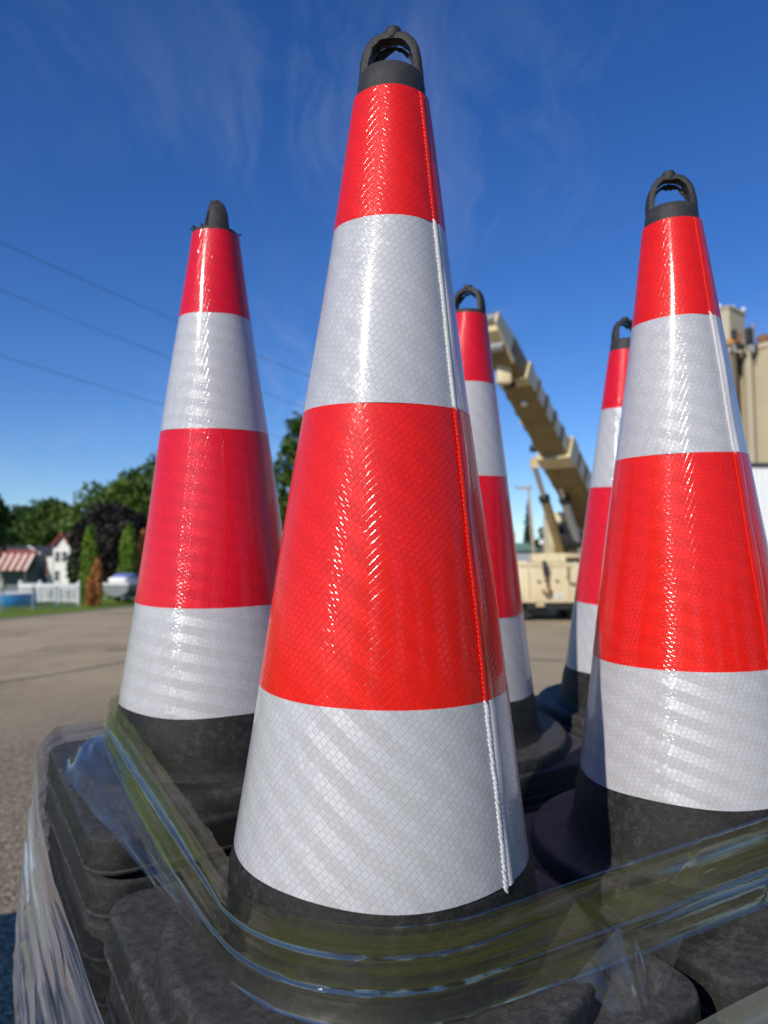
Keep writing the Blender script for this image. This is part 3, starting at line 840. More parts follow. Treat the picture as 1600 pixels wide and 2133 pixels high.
def curtain():
    """the wrap round the outside of the stacks, wound level: hull of the bases, flaring a little, top edge below the upper bases"""
    hs = 0.232
    def P(key, a, b, z):
        M = Ms[key]; ax = M.col[2].to_3d(); c = M.translation
        q = c + ax * ((z - c.z) / ax.z) + E1 * a + E2 * b
        return Vector((q.x, q.y, z))
    def hull(parts, top_fn, name, seed, n, zb=0.06, amp=0.0065):
        grid = []; tot = sum(p[2] for p in parts); nv = 130
        for i in range(n + 1):
            s = tot * i / n; acc = 0
            for (fn, nrm, ln) in parts:
                if s <= acc + ln or fn is parts[-1][0]: t = (s - acc) / ln; break
                acc += ln
            zt = top_fn(s / tot) + 0.004 * noise.noise(Vector((s * 9, 0, seed)))
            row = []
            for j in range(nv):
                q = (j / (nv - 1)) ** 1.6
                dz = (zt - zb) * q; z = zt - dz
                p = fn(t, z); nn = nrm(t)
                fade = min(1.0, 0.15 + dz * 9)
                zz = dz + 0.05 * math.sin(s * 3.1 + seed) * dz * 3
                w = 0.9 * ridge(noise.noise(Vector((s * 1.7, zz * 22, seed)))) ** 4 - 0.3
                w += 0.5 * ridge(noise.noise(Vector((s * 3.1 + zz * 4, zz * 46, seed + 3)))) ** 5
                w += 0.5 * noise.noise(Vector((s * 6.0, zz * 9.0, seed + 6)))
                row.append(p + nn * (0.004 + amp * w * fade + min(0.030, 0.10 * dz)))
            grid.append(row)
        return film_obj(name, grid, 'film_sheet', film_root)
    def back(t, z): return P('L', 0.26 - t * (0.26 + hs - 0.05), hs, z)
    def corner(t, z):
        a = R(90) * t
        return P('L', -hs + 0.05 - 0.05 * math.sin(a), hs - 0.05 + 0.05 * math.cos(a), z)
    def left(t, z):
        a = P('L', -hs, hs - 0.05, z); b = P('C', -hs, -hs + 0.05, z); return a.lerp(b, t)
    def ncorner(t, z):
        a = R(90) * t
        return P('C', -hs + 0.05 - 0.05 * math.cos(a), -hs + 0.05 - 0.05 * math.sin(a), z)
    def right(t, z):
        a = P('C', -hs + 0.05, -hs, z); b = P('R', hs - 0.05, -hs, z); return a.lerp(b, t)
    def rcorner(t, z):
        a = R(90) * t
        return P('R', hs - 0.05 + 0.05 * math.sin(a), -hs + 0.05 - 0.05 * math.cos(a), z)
    def rback(t, z): return P('R', hs, -hs + 0.05 + t * (2 * hs - 0.05), z)
    parts = [(back, lambda t: E2, 0.44), (corner, lambda t: (E2 * math.cos(R(90) * t) - E1 * math.sin(R(90) * t)), 0.08), (left, lambda t: -E1, 0.87), (ncorner, lambda t: (-E1 * math.cos(R(90) * t) - E2 * math.sin(R(90) * t)), 0.08)]
    def top_left(f):
        xs = [0, 0.20, 0.31, 0.345, 0.375, 0.42, 0.50, 0.75, 1.0]
        zs = [-0.270, -0.268, -0.268, -0.300, -0.385, -0.400, -0.425, -0.424, -0.46]
        return CAM_Z + float(np.interp(f, xs, zs))
    hull(parts, top_left, 'side_sheet', 2.0, 200)
    def top_right(f):
        return CAM_Z + float(np.interp(f, [0, 0.22, 0.40, 0.7, 1.0], [-0.40, -0.370, -0.366, -0.366, -0.380]))
    hull([(right, lambda t: -E2, 0.82), (rcorner, lambda t: (-E2 * math.cos(R(90) * t) + E1 * math.sin(R(90) * t)), 0.08), (rback, lambda t: E1, 0.41)], top_right, 'front_sheet', 12.0, 170)
curtain()

def flaps():
    # film clinging over the left cone's disc, pulled towards the band
    g = []; n = 60
    for i in range(n):
        t = i / (n - 1)
        a, b, d = BP[4 + int(t * 150)]
        start = a.lerp(b, 0.80) + d * 0.004
        wdt = 0.056 * (1 - t) ** 0.9 + 0.003
        row = []
        for j in range(18):
            v = j / 17
            p = start + d * (wdt * v) + Vector((0, 0, -1)) * (0.012 * v + 0.016 * max(0, v - 0.7) * 3) * (1 - 0.4 * t)
            p.z += 0.0030 * ridge(noise.noise(Vector((t * 2.0, v * 7, 3.0)))) ** 4 + 0.002 * noise.noise(Vector((t * 7, v * 4, 1.0)))
            row.append(p)
        g.append(row)
    film_obj('disc_flap', g, 'film_flap', film_root)
    # small tents of film pulled from the lower edge of the right-hand run down to the bases
    i0 = 10 + 159 + 81
    for k, (c, wd, dn, ou, sk) in enumerate(((32, 30, 0.046, 0.046, -4),)):
        ia, ib, im = i0 + c - wd // 2, i0 + c + wd // 2, i0 + c + sk
        A = BP[ia][0].lerp(BP[ia][1], 0.92) + BP[ia][2] * 0.014; B = BP[ib][0].lerp(BP[ib][1], 0.92) + BP[ib][2] * 0.014
        Mm = BP[im][0].lerp(BP[im][1], 0.55) + BP[im][2] * 0.016
        ap = BP[im][1] + BP[im][2] * ou - Vector((0, 0, dn))
        g = []
        for i in range(33):
            t = i / 32
            top = (A.lerp(Mm, t * 2) if t < 0.5 else Mm.lerp(B, t * 2 - 1))
            row = []
            for j in range(16):
                v = j / 15
                q = top.lerp(ap, v)
                fold = 0.004 * ridge(noise.noise(Vector((t * 7 + k, 0.4, k)))) ** 3 * math.sin(v * 3.1)
                row.append(q + BP[im][2] * fold)
            g.append(row)
        film_obj('film_tent', g, 'film_web', film_root)
flaps()
# ------------------------------------------------------------------ trees
def leaves(name, blobs, n, size, m, parent, seed, shell=0.55, flat=0.0):
    """crown: many small leaf clumps spread through a few overlapping volumes"""
    rg = np.random.default_rng(seed)
    w = np.array([b[1][0] * b[1][1] + b[1][0] * b[1][2] for b in blobs]); w = w / w.sum()
    which = rg.choice(len(blobs), n, p=w)
    c = np.array([b[0] for b in blobs])[which]; r = np.array([b[1] for b in blobs])[which]
    d = rg.normal(size=(n, 3)); d /= np.linalg.norm(d, axis=1)[:, None]
    rr = shell + (1.05 - shell) * rg.random(n) ** 0.6
    # uneven outline
    bump = 1 + 0.16 * np.sin(d[:, 0] * 5 + which) * np.sin(d[:, 2] * 6 + which * 2.1) + 0.10 * np.sin(d[:, 1] * 9 + which)
    P = c + d * r * (rr * bump)[:, None]
    t = rg.normal(size=(n, 3)); t /= np.linalg.norm(t, axis=1)[:, None]
    b = np.cross(t, d + 0.6 * rg.normal(size=(n, 3))); b /= np.linalg.norm(b, axis=1)[:, None] + 1e-9
    s = size * (0.6 + 0.8 * rg.random(n))[:, None]
    V = np.empty((n, 4, 3)); V[:, 0] = P - t * s; V[:, 1] = P + b * s * 0.55; V[:, 2] = P + t * s; V[:, 3] = P - b * s * 0.55
    me = bpy.data.meshes.new(name)
    me.vertices.add(n * 4); me.vertices.foreach_set('co', V.ravel())
    me.loops.add(n * 4); me.loops.foreach_set('vertex_index', np.arange(n * 4))
    me.polygons.add(n); me.polygons.foreach_set('loop_start', np.arange(0, n * 4, 4)); me.polygons.foreach_set('loop_total', np.full(n, 4))
    me.materials.append(MATS[m]); me.update(calc_edges=True); me.validate()
    return link(bpy.data.objects.new(name, me), parent)
def tree(label, px, py_top, Y, width, m, n=5000, size=0.30, seed=1, blobs=None, trunk=True, cat='tree', name='broadleaf_tree', group='trees round the lot', low=0.12):
    x = (px - 800) / F_PX * Y; top = W(px, py_top, Y).z
    t = empty(name, (x, Y, 0)); tag(t, label, cat, group)
    rnd = random.Random(seed)
    hw = width / 2
    if blobs is None:
        blobs = []
        H = top * (1 - low)
        blobs.append(((0, 0, top * low + H * 0.52), (hw * 0.80, hw * 0.75, H * 0.46)))
        for k in range(9):
            a = rnd.uniform(0, 6.28); zz = top * low + H * rnd.uniform(0.18, 0.86)
            q = math.sin(min(1, (zz / top)) * 2.6) * 0.75
            rr = hw * rnd.uniform(0.26, 0.44)
            blobs.append(((math.cos(a) * hw * q * 0.8, math.sin(a) * hw * q * 0.7, zz), (rr, rr, rr * 0.85)))
        blobs.append(((rnd.uniform(-.2, .2) * hw, 0, top - hw * 0.28), (hw * 0.36, hw * 0.36, hw * 0.28)))
    leaves('crown', blobs, n, size, m, t, seed)
    if trunk:
        mb = MB(); r0 = max(0.05, top * 0.028)
        mb.tube([(0, 0, 0), (r0 * 0.3, 0, top * 0.22), (0, r0 * 0.5, top * 0.5), (r0, 0, top * 0.82)], [r0 * 1.25, r0, r0 * 0.7, r0 * 0.2], 8)
        for k in range(6):
            a = k * 1.05 + seed; z = top * (0.22 + 0.08 * k)
            e = (math.cos(a) * hw * 0.55, math.sin(a) * hw * 0.55, z + top * 0.22)
            mb.tube([(0, 0, z), (e[0] * 0.5, e[1] * 0.5, z + top * 0.13), e], [r0 * 0.5, r0 * 0.33, r0 * 0.1], 6)
        mb.build('trunk', 'bark', t, smooth=True)
    return t
tree('tall green tree cut off at the left edge, above the striped awning', -72, 1000, 46, 5.0, 'leaf_green', 5000, 0.26, 3)
tree('dark green tree behind the grey house', 45, 1058, 78, 8.5, 'leaf_dark', 14000, 0.24, 5)
tree('broad green tree behind the dark roof and white house', 112, 1044, 74, 8.0, 'leaf_green', 14000, 0.24, 8)
tree('big light green tree rising behind the dark purple tree', 262, 1012, 62, 12.5, 'leaf_bright', 26000, 0.24, 13)
tree('tallest green tree beside the left cone, at the back', 372, 952, 66, 10.5, 'leaf_green', 18000, 0.25, 17)
tree('green tree showing between the left cone and the largest cone', 640, 872, 50, 5.6, 'leaf_green', 6000, 0.28, 21)
tree('round dark purple-leaved tree behind the columnar shrubs', 236, 1047, 47, 4.9, 'leaf_purple', 26000, 0.14, 29, low=0.04, blobs=[((0, 0, 2.9), (2.35, 2.0, 2.75)), ((-0.9, 0, 2.2), (1.3, 1.3, 1.6)), ((0.9, 0, 2.3), (1.4, 1.3, 1.7)), ((0.1, 0, 4.5), (1.5, 1.3, 1.0)), ((1.0, -0.3, 3.8), (1.0, 1.0, 1.0)), ((-1.0, -0.3, 3.7), (1.0, 1.0, 1.0))])
tree('dark green shrub mass under the light green tree', 300, 1118, 52, 4.6, 'leaf_dark', 4500, 0.24, 33, low=0.0, name='shrub', cat='shrub', trunk=False)
tree('low dark hedge under the trees at the far left', 30, 1128, 70, 13.0, 'leaf_dark', 6000, 0.34, 35, low=0.0, name='shrub', cat='shrub', trunk=False)
tree('dark rounded bush beside the white house', 166, 1150, 50, 1.7, 'leaf_dark', 2600, 0.16, 37, low=0.0, name='shrub', cat='shrub', trunk=False)
tree('small green trees right of the leaning utility pole', 1140, 1108, 80, 3.8, 'leaf_dark', 2500, 0.28, 41, low=0.05)
tree('small green tree left of the green roof', 1040, 1122, 95, 8, 'leaf_green', 2500, 0.36, 42, low=0.05)
def column(label, px, py, Y, width, m, seed, n=3000):
    top = W(px, py, Y).z; hw = width / 2
    bl = [((0, 0, top * 0.30), (hw, hw, top * 0.32)), ((0, 0, top * 0.58), (hw * 0.92, hw * 0.92, top * 0.30)), ((0, 0, top * 0.82), (hw * 0.66, hw * 0.66, top * 0.185)),
          ((hw * 0.25, 0, top * 0.45), (hw * 0.8, hw * 0.8, top * 0.2)), ((-hw * 0.25, 0, top * 0.2), (hw * 0.8, hw * 0.8, top * 0.2))]
    tree(label, px, py, Y, width, m, n, 0.085, seed, bl, name='columnar_shrub', cat='shrub', group='columnar shrubs by the lot edge')
column('green columnar shrub between the white fence and the dead brown shrub', 188, 1094, 32.5, 0.70, 'leaf_arbor', 51, 4200)
column('dead orange-brown columnar shrub left of the parked boat', 204, 1163, 31.8, 0.42, 'leaf_brown', 53, 2200)
column('small dead brown shrub at the foot of the green columnar shrub', 191, 1199, 31.6, 0.34, 'leaf_brown', 55, 900)
column('green columnar shrub behind the parked boat', 268, 1092, 37, 0.85, 'leaf_arbor', 57, 4200)
column('brown columnar shrub at the edge of the left cone', 299, 1105, 38, 0.6, 'leaf_brown', 59, 1500)
def spruce():
    px, Y = 1101, 84; x = (px - 800) / F_PX * Y; top = W(px, 1048, Y).z
    t = empty('spruce_tree', (x, Y, 0)); tag(t, 'narrow dark spruce beside the leaning utility pole', 'tree', 'trees round the lot')
    bl = []
    for k in range(9):
        f = k / 8; bl.append(((0, 0, top * (0.08 + 0.86 * f)), (0.95 * (1 - f) + 0.16, 0.95 * (1 - f) + 0.16, top * 0.085)))
    leaves('crown', bl, 3500, 0.17, 'leaf_spruce', t, 5)
    mb = MB(); mb.tube([(0, 0, 0), (0, 0, top * 0.95)], [0.16, 0.02], 8); mb.build('trunk', 'bark', t, smooth=True)
spruce()
# the far-off wood that closes the view all round
def far_wood():
    rg = random.Random(4); bl = []
    for k in range(150):
        az = k / 150 * 2 * math.pi; rr = 230 + rg.uniform(-25, 25)
        h = rg.uniform(5, 9.5); bl.append(((rr * math.sin(az), rr * math.cos(az), h * 0.45), (rg.uniform(6, 9), rg.uniform(6, 9), h * 0.55)))
    o = leaves('far_wood', bl, 30000, 1.0, 'leaf_dark', None, 9, 0.3)
    tag(o, 'far-off dark green wood along the horizon', 'wood', kind='stuff')
far_wood()
# unseen trees added behind and to the right to give the film green reflections
for i, (x, y, h, w) in enumerate(((-14, -34, 8, 9), (1, -38, 9, 10), (15, -33, 8, 9), (29, -30, 9, 10), (36, -12, 9, 11), (38, 2, 8, 10))):
    t = empty('broadleaf_tree', (x, y, 0)); tag(t, 'green tree added out of the picture to be reflected in the film', 'tree', 'trees out of the picture')
    leaves('crown', [((0, 0, h * 0.55), (w * 0.5, w * 0.5, h * 0.42)), ((w * 0.2, 0, h * 0.7), (w * 0.3, w * 0.3, h * 0.25)), ((-w * 0.2, 0, h * 0.4), (w * 0.3, w * 0.3, h * 0.3))], 2500, 0.5, 'leaf_bright', t, 70 + i)
    mb = MB(); mb.tube([(0, 0, 0), (0, 0, h * 0.7)], [0.25, 0.06], 8); mb.build('trunk', 'bark', t, smooth=True)

# ------------------------------------------------------------------ houses on the left
def X(px, Y): return (px - 800) / F_PX * Y
def Z(py, Y): return W(800, py, Y).z
def grey_house():
    Y = 60.0; x0, x1 = X(-120, Y), X(108, Y); D = 4.0
    h = empty('grey_house', ((x0 + x1) / 2, Y, 0)); tag(h, 'low blue-grey house with a dark roof behind the white fence', 'house')
    w = (x1 - x0) / 2; ze = Z(1166, Y); zr = Z(1136, Y)
    mb = MB(); mb.box((0, D / 2, ze / 2), (2 * w, D, ze)); wall = mb.build('wall', 'siding_grey', h)
    for k in range(8):
        mb = MB(); mb.box((0, -0.012, 0.25 + k * ze / 8.6), (2 * w - 0.02, 0.02, ze / 9.5)); mb.build('siding_board', 'siding_grey', wall)
    mb = MB()
    mb.add([(-w - .3, -.4, ze - .05), (w + .3, -.4, ze - .05), (w + .3, D + .4, ze - .05), (-w - .3, D + .4, ze - .05), (-w - .3, D / 2, zr), (w * 0.98, D / 2, zr)], [(0, 1, 5, 4), (2, 3, 4, 5), (1, 2, 5), (0, 4, 3), (0, 3, 2, 1)])
    mb.build('roof', 'roof_dark', h)
    mb = MB(); mb.box((0, -.42, ze - 0.06), (2 * w + .6, 0.06, 0.16)); mb.build('fascia', 'siding_white', h)
    for cx, ww in ((w * 0.28, 0.9), (w * 0.72, 0.8)):
        mb = MB(); mb.box((cx, -0.03, ze * 0.55), (ww, 0.05, 1.1)); f = mb.build('window', 'siding_white', h)
        for sx in (-1, 1):
            mb = MB(); mb.box((cx + sx * ww * 0.235, -0.06, ze * 0.55), (ww * 0.42, 0.02, 0.95)); mb.build('pane', 'glass_dark', f)
    mb = MB(); mb.box((w * 0.93, -0.04, 1.02), (0.62, 0.05, 2.0)); mb.build('door', 'rust', h)
    # pale lower roof slope that runs down to the right
    mb = MB(); mb.beam((w * 0.62, -.45, zr - 0.05), (w * 1.04, -.5, ze - .02), 0.10, 0.14, (0, 1, 0)); mb.build('barge_board', 'siding_white', h)
grey_house()
def awning():
    Y = 54.0; x0, x1 = X(-40, Y), X(57, Y)
    a = empty('striped_awning', ((x0 + x1) / 2, Y, 0)); tag(a, 'red and cream striped metal awning at the left edge', 'awning')
    w = x1 - x0; n = 13; zt, zb = Z(1152, Y), Z(1187, Y)
    for k in range(n):
        cx = -w / 2 + (k + 0.5) * w / n
        mb = MB()
        mb.add([(cx - w / n * .48, 0, zb + (0.05 if k % 2 else 0)), (cx + w / n * .48, 0, zb + (0.05 if k % 2 else 0)), (cx + w / n * .48 - 0.0, 1.3, zt), (cx - w / n * .48, 1.3, zt),
                (cx - w / n * .48, 0.02, zb - .06), (cx + w / n * .48, 0.02, zb - .06), (cx + w / n * .48, 1.32, zt - .06), (cx - w / n * .48, 1.32, zt - .06)],
               [(0, 1, 2, 3), (7, 6, 5, 4), (0, 4, 5, 1), (1, 5, 6, 2), (2, 6, 7, 3), (3, 7, 4, 0)])
        mb.build('slat', 'awning_red' if k % 2 else 'awning_cream', a)
    mb = MB(); mb.box((0, 1.45, zt + 0.11), (w + .1, 0.35, 0.30), bevel=0.03); mb.build('top_rail', 'awning_red', a)
    for sx in (-1, 1):
        mb = MB(); mb.tube([(sx * (w / 2 - .1), 0.1, 0), (sx * (w / 2 - .1), 0.1, zb)], 0.05, 8); mb.build('post', 'siding_grey', a)
    mb = MB(); mb.box((0, 2.4, zt / 2), (w, 1.6, zt)); mb.build('porch_wall', 'siding_grey', a)
awning()
def white_house():
    Y = 56.0; x0, x1 = X(112, Y), X(146, Y); D = 3
    h = empty('white_house', ((x0 + x1) / 2, Y, 0)); tag(h, 'white two-storey house beside the dark roof', 'house')
    w = (x1 - x0) / 2; ze = Z(1136, Y); zr = Z(1112, Y)
    mb = MB(); mb.prism([(-w, 0), (w, 0), (w, ze), (0.1 * w, zr), (-w, ze)], 0, D); wall = mb.build('wall', 'siding_white', h)
    mb = MB()
    for sx, xe in ((-1, -w), (1, w)):
        mb.beam((0.1 * w, D / 2, zr + .06), (xe * 1.12, D / 2, ze - .06), D + .6, 0.10, (0, 0, 1))
    mb.build('roof', 'roof_red', h)
    for cx, cz in ((-w * .45, ze * .75), (w * .4, ze * .75), (-w * .45, ze * .32)):
        mb = MB(); mb.box((cx, -.03, cz), (0.42, .05, 0.8)); f = mb.build('window', 'siding_white', h)
        mb = MB(); mb.box((cx, -.06, cz + .19), (0.32, .02, .34)); mb.build('pane', 'glass_dark', f)
        mb = MB(); mb.box((cx, -.06, cz - .19), (0.32, .02, .34)); mb.build('pane', 'glass_dark', f)
    mb = MB(); mb.box((-w * 1.25, 1.0, Z(1160, Y) / 2), (w * 0.7, 2.0, Z(1160, Y))); mb.build('porch', 'siding_white', h)
white_house()
# ------------------------------------------------------------------ fences, pool, boat
def picket_fence(name, label, px0, px1, Y0, Y1, py_top, m, n, wd, posts, post_m, cap=True):
    a = Vector((X(px0, Y0), Y0, 0)); b = Vector((X(px1, Y1), Y1, 0)); h = Z(py_top, (Y0 + Y1) / 2)
    f = empty(name, a); tag(f, label, 'fence'); d = b - a; ang = math.atan2(d.y, d.x); f.rotation_euler = (0, 0, ang); L = d.length
    pm = None
    for k in range(n):
        x = (k + .5) * L / n
        if pm is None:
            mb = MB(); mb.prism([(-wd / 2, 0.06), (wd / 2, 0.06), (wd / 2, h * .86), (0, h * .93), (-wd / 2, h * .86)], -.012, .012); o = mb.build('picket', m, f); pm = o.data
        else: o = link(bpy.data.objects.new('picket', pm), f)
        o.location = (x, 0, 0)
    for z in (0.16, h * .70, h * .80):
        mb = MB(); mb.box((L / 2, .035, z), (L, .04, .085)); mb.build('rail', m, f)
    for t in posts:
        mb = MB(); mb.box((L * t, .03, h * .48), (.12, .12, h * .96), bevel=.006); p = mb.build('post', post_m, f)
        if cap:
            mb = MB(); mb.lathe([(.10, h * .96), (.10, h * .98), (.02, h * 1.05)], 4, (L * t, .03, 0)); mb.build('post_cap', post_m, p)
picket_fence('picket_fence', 'white vinyl picket fence with capped posts in front of the houses', 45, 168, 36, 34, 1211, 'vinyl_white', 30, .070, (0, .34, .66, .985), 'vinyl_white')
picket_fence('picket_fence', 'picket fence in shade left of the white fence, behind the pool', -60, 45, 38, 37.4, 1224, 'picket_shaded', 26, .055, (0, .5), 'picket_shaded', False)
def wire_fence():
    a = Vector((X(-60, 26.5), 26.5, 0)); b = Vector((X(170, 30.5), 30.5, 0)); d = b - a; L = d.length
    f = empty('wire_fence', a); f.rotation_euler = (0, 0, math.atan2(d.y, d.x)); tag(f, 'thin grey wire fence along the lawn in front of the pool', 'fence')
    n = int(L / .075); h = 0.86
    mb = MB()
    for k in range(n):
        mb.box((k * .075, 0, h / 2), (.011, .008, h))
    for k in range(10): mb.box((L / 2, .006, .05 + k * (h - .06) / 9), (L, .006, .010))
    tag(mb.build('wire_mesh', 'galvanised', f), kind='stuff')
    for t in (0, .28, .55, .77, 1):
        mb = MB(); mb.tube([(L * t, .03, 0), (L * t, .03, h + .12)], .028, 8); mb.build('post', 'galvanised', f)
    mb = MB(); mb.tube([(0, .02, h), (L, .02, h)], .018, 6); mb.build('top_rail', 'galvanised', f)
wire_fence()
def pool():
    Y = 32.5; c = (X(5, Y), Y, 0)
    p = empty('round_pool', c); tag(p, 'low blue paddling pool behind the wire fence', 'pool')
    r = X(76, Y) - c[0]
    mb = MB(); mb.lathe([(r * .97, 0.0), (r, .10), (r * .99, .42), (r * .95, .50), (r * .90, .42)], 40, cap=False); mb.build('wall', 'pool_blue', p, smooth=True)
    mb = MB(); mb.lathe([(r * .965, .47), (r * .99, .52), (r * .93, .55), (r * .89, .50), (r * .92, .46)], 40, cap=False); mb.build('rim', 'plate_white', p, smooth=True)
    mb = MB(); mb.lathe([(r * .93, .35), (.01, .352)], 40, cap=False); mb.build('water', 'pool_blue', p, smooth=True)
pool()
def ornament():
    Y = 37.0; o = empty('garden_ornament', (X(14, Y), Y - .3, 0)); tag(o, 'small tan garden statue above the shaded pickets', 'statue')
    z = Z(1222, Y)
    mb = MB(); mb.lathe([(.10, 0), (.07, .1), (.06, z - .15), (.11, z - .1)], 10); mb.build('pedestal', 'concrete_light', o, smooth=True)
    mb = MB(); mb.lathe([(.08, z - .12), (.13, z), (.11, z + .10), (.07, z + .16), (.09, z + .24), (.05, z + .32), (.01, z + .33)], 10); mb.build('figure', 'concrete_light', o, smooth=True)
ornament()
def boat():
    Y = 35.0; b = empty('covered_boat', (X(243, Y), Y, 0), R(-14)); tag(b, 'white and grey boat with a blue cover beside the dead shrub', 'boat')
    hw = .70; L = 4.2; st = 9; vs = []; fs = []
    sec = [(-1, 1), (-.97, .62), (-.80, .30), (-.38, .08), (0, 0), (.38, .08), (.80, .30), (.97, .62), (1, 1)]
    for i in range(st):
        t = i / (st - 1); w = hw * (1 - max(0, (t - .35) / .65) ** 2.2 * .96); zl = .28 + .22 * max(0, t - .5) * 2; zh = .84 + .14 * t
        for sx, sz in sec: vs.append((sx * w, t * L, zl + (zh - zl) * sz))
    m = len(sec)
    for i in range(st - 1):
        for k in range(m - 1): fs.append((i * m + k, i * m + k + 1, (i + 1) * m + k + 1, (i + 1) * m + k))
    fs.append(tuple(range(m - 1, -1, -1)))
    mb = MB(); mb.add(vs, fs); mb.build('hull', 'hull_grey', b, autosmooth=R(40))
    mb = MB(); mb.box((0, 1.3, .88), (1.46, 2.7, .09), bevel=.03); mb.build('gunwale', 'siding_white', b)
    mb = MB(); mb.box((-.08, 1.0, 1.06), (1.00, 1.6, .28), bevel=.12); mb.build('cockpit', 'siding_white', b, smooth=True)
    mb = MB(); mb.lathe([(.62, 1.20), (.55, 1.30), (.34, 1.37), (.02, 1.39)], 20, (-.05, .9, 0)); mb.build('cover', 'canvas_blue', b, smooth=True)
    for sx in (-1, 1):
        mb = MB(); mb.beam((sx * .45, -.1, .24), (sx * .3, 4.4, .30), .07, .09); mb.build('trailer_rail', 'galvanised', b)
        mb = MB(); mb.tube([(sx * .62, 1.3, .26), (sx * .78, 1.3, .26)], .26, 20); w = mb.build('wheel', 'black_iron', b, autosmooth=R(40))
        mb = MB(); mb.tube([(sx * .775, 1.3, .26), (sx * .79, 1.3, .26)], .14, 16); mb.build('rim', 'steel_grey', w)
boat()

# ------------------------------------------------------------------ crane
def crane():
    cr = empty('mobile_crane', (5.0, 24.5, 0)); tag(cr, 'tan mobile crane with its boom raised towards the camera', 'crane')
    def lp(p): return Vector(p) - Vector((5.0, 24.5, 0))
    def bld(mb, name, m, parent=cr, **k):
        mb.v = [v - (Vector((5.0, 24.5, 0)) if True else Vector()) for v in mb.v]; return mb.build(name, m, parent, **k)
    Y = 22.6
    x0, x1 = X(1052, Y), X(1236, Y); xm = (x0 + x1) / 2
    zt, zb = Z(1172, Y), Z(1256, Y)
    # carrier
    mb = MB(); mb.box((xm, Y + .25, (zt + zb) / 2), (x1 - x0, .5, zt - zb), bevel=.05); pan = bld(mb, 'rear_panel', 'tan_light', autosmooth=R(40))
    mb = MB(); mb.box((xm + .1, Y + 4.0, (zt + .75) / 2), (x1 - x0 - .3, 7.0, zt - .75), bevel=.04); bld(mb, 'carrier_frame', 'tan_paint')
    mb = MB(); mb.box((xm - .15, Y - .005, Z(1178, Y)), (1.72, .05, .06)); bld(mb, 'panel_lip', 'tan_paint', pan)
    for px in (1100, 1182):
        mb = MB(); mb.box((X(px, Y), Y - .012, (zt + zb) / 2 - .05), (.035, .04, zt - zb - .35)); bld(mb, 'panel_rib', 'tan_paint', pan)
    for px, py in ((1122, 1211), (1160, 1210)):
        mb = MB(); p = W(px, py, Y); mb.tube([p + Vector((0, .02, 0)), p + Vector((0, -.05, 0))], .05, 14); bld(mb, 'tail_lamp', 'olive_shaded', pan, autosmooth=R(40))
    p0 = W(1184, 1180, Y - .04); mb = MB(); mb.tube([p0, W(1183, 1205, Y - .06), W(1188, 1215, Y - .06), W(1202, 1218, Y - .05)], .035, 8); bld(mb, 'air_hose', 'olive_shaded', pan, smooth=True)
    p = W(1165, 1241, Y); mb = MB(); mb.box(p + Vector((0, -.014, 0)), (.26, .02, .13)); pl = bld(mb, 'plate', 'plate_white', pan)
    for k in range(3):
        mb = MB(); mb.box(p + Vector((-.02 + .01 * k, -.028, .035 - .033 * k)), (.17, .006, .014)); bld(mb, 'plate_line', 'plate_grey', pl)
    mb = MB(); mb.box((X(1125, Y), Y + .2, zb - .04), (.26, .3, .16), bevel=.03); bld(mb, 'tow_hitch', 'tan_paint')
    for (px) in (1088, 1212):
        for dy in (0.9, 2.3, 6.2):
            c = Vector((X(px, Y), Y + dy, .56)); mb = MB(); mb.tube([c + Vector((-.22, 0, 0)), c + Vector((.22, 0, 0))], .56, 26); w = bld(mb, 'wheel', 'black_iron', autosmooth=R(40))
            s = -1 if px < 1150 else 1
            mb = MB(); mb.tube([c + Vector((s * .20, 0, 0)), c + Vector((s * .235, 0, 0))], .30, 18); bld(mb, 'rim', 'tan_paint', w, autosmooth=R(40))
        mb = MB(); c = Vector((X(px, Y), Y + .35, .40)); mb.box(c, (.62, .05, .62)); bld(mb, 'mud_flap', 'black_iron')
    mb = MB(); mb.box((xm, Y + 1.6, .62), (1.4, 3.0, .5)); bld(mb, 'axle_housing', 'black_iron')
    # deck pieces
    mb = MB(); mb.box((X(1140, 23.2), 23.2, Z(1163, 23.2)), (1.05, .5, .26), bevel=.03); bld(mb, 'deck_box', 'tan_light')
    mb = MB(); mb.box((X(1078, 23.0), 23.0, Z(1174, 23.0)), (.55, .4, .16), bevel=.03); bld(mb, 'deck_step', 'tan_light')
    mb = MB(); mb.tube([W(1172, 1162, 24.2), W(1172, 1154, 24.2)], .95, 32); bld(mb, 'turntable', 'tan_paint', autosmooth=R(40))
    # hook block hanging on the rear panel
    hb = MB(); hb.tube([W(1133, 1168, Y - .12), W(1136, 1184, Y - .16), W(1137, 1200, Y - .16)], [.05, .085, .05], 10); hk = bld(hb, 'hook_block', 'black_iron', smooth=True)
    hb = MB(); hb.tube([W(1137, 1198, Y - .16), W(1138, 1214, Y - .16)], [.045, .05], 10); bld(hb, 'swivel', 'rust', hk, smooth=True)
    pts = [W(1138 + 6.0 * math.sin(a) , 1229 - 9 * math.cos(a), Y - .17) for a in [R(x) for x in range(0, 300, 25)]]
    hb = MB(); hb.tube(pts, [.035 + .012 * math.sin(i / len(pts) * 3.1) for i in range(len(pts))], 8); bld(hb, 'hook', 'rust', hk, smooth=True)
    # superstructure
    Yc = 25.4
    mb = MB(); mb.box((X(1172, Yc), Yc + .6, (Z(1066, Yc) + Z(1156, Yc)) / 2), (X(1198, Yc) - X(1148, Yc), 1.2, Z(1066, Yc) - Z(1156, Yc)), bevel=.06); cab = bld(mb, 'cab', 'tan_light', autosmooth=R(40))
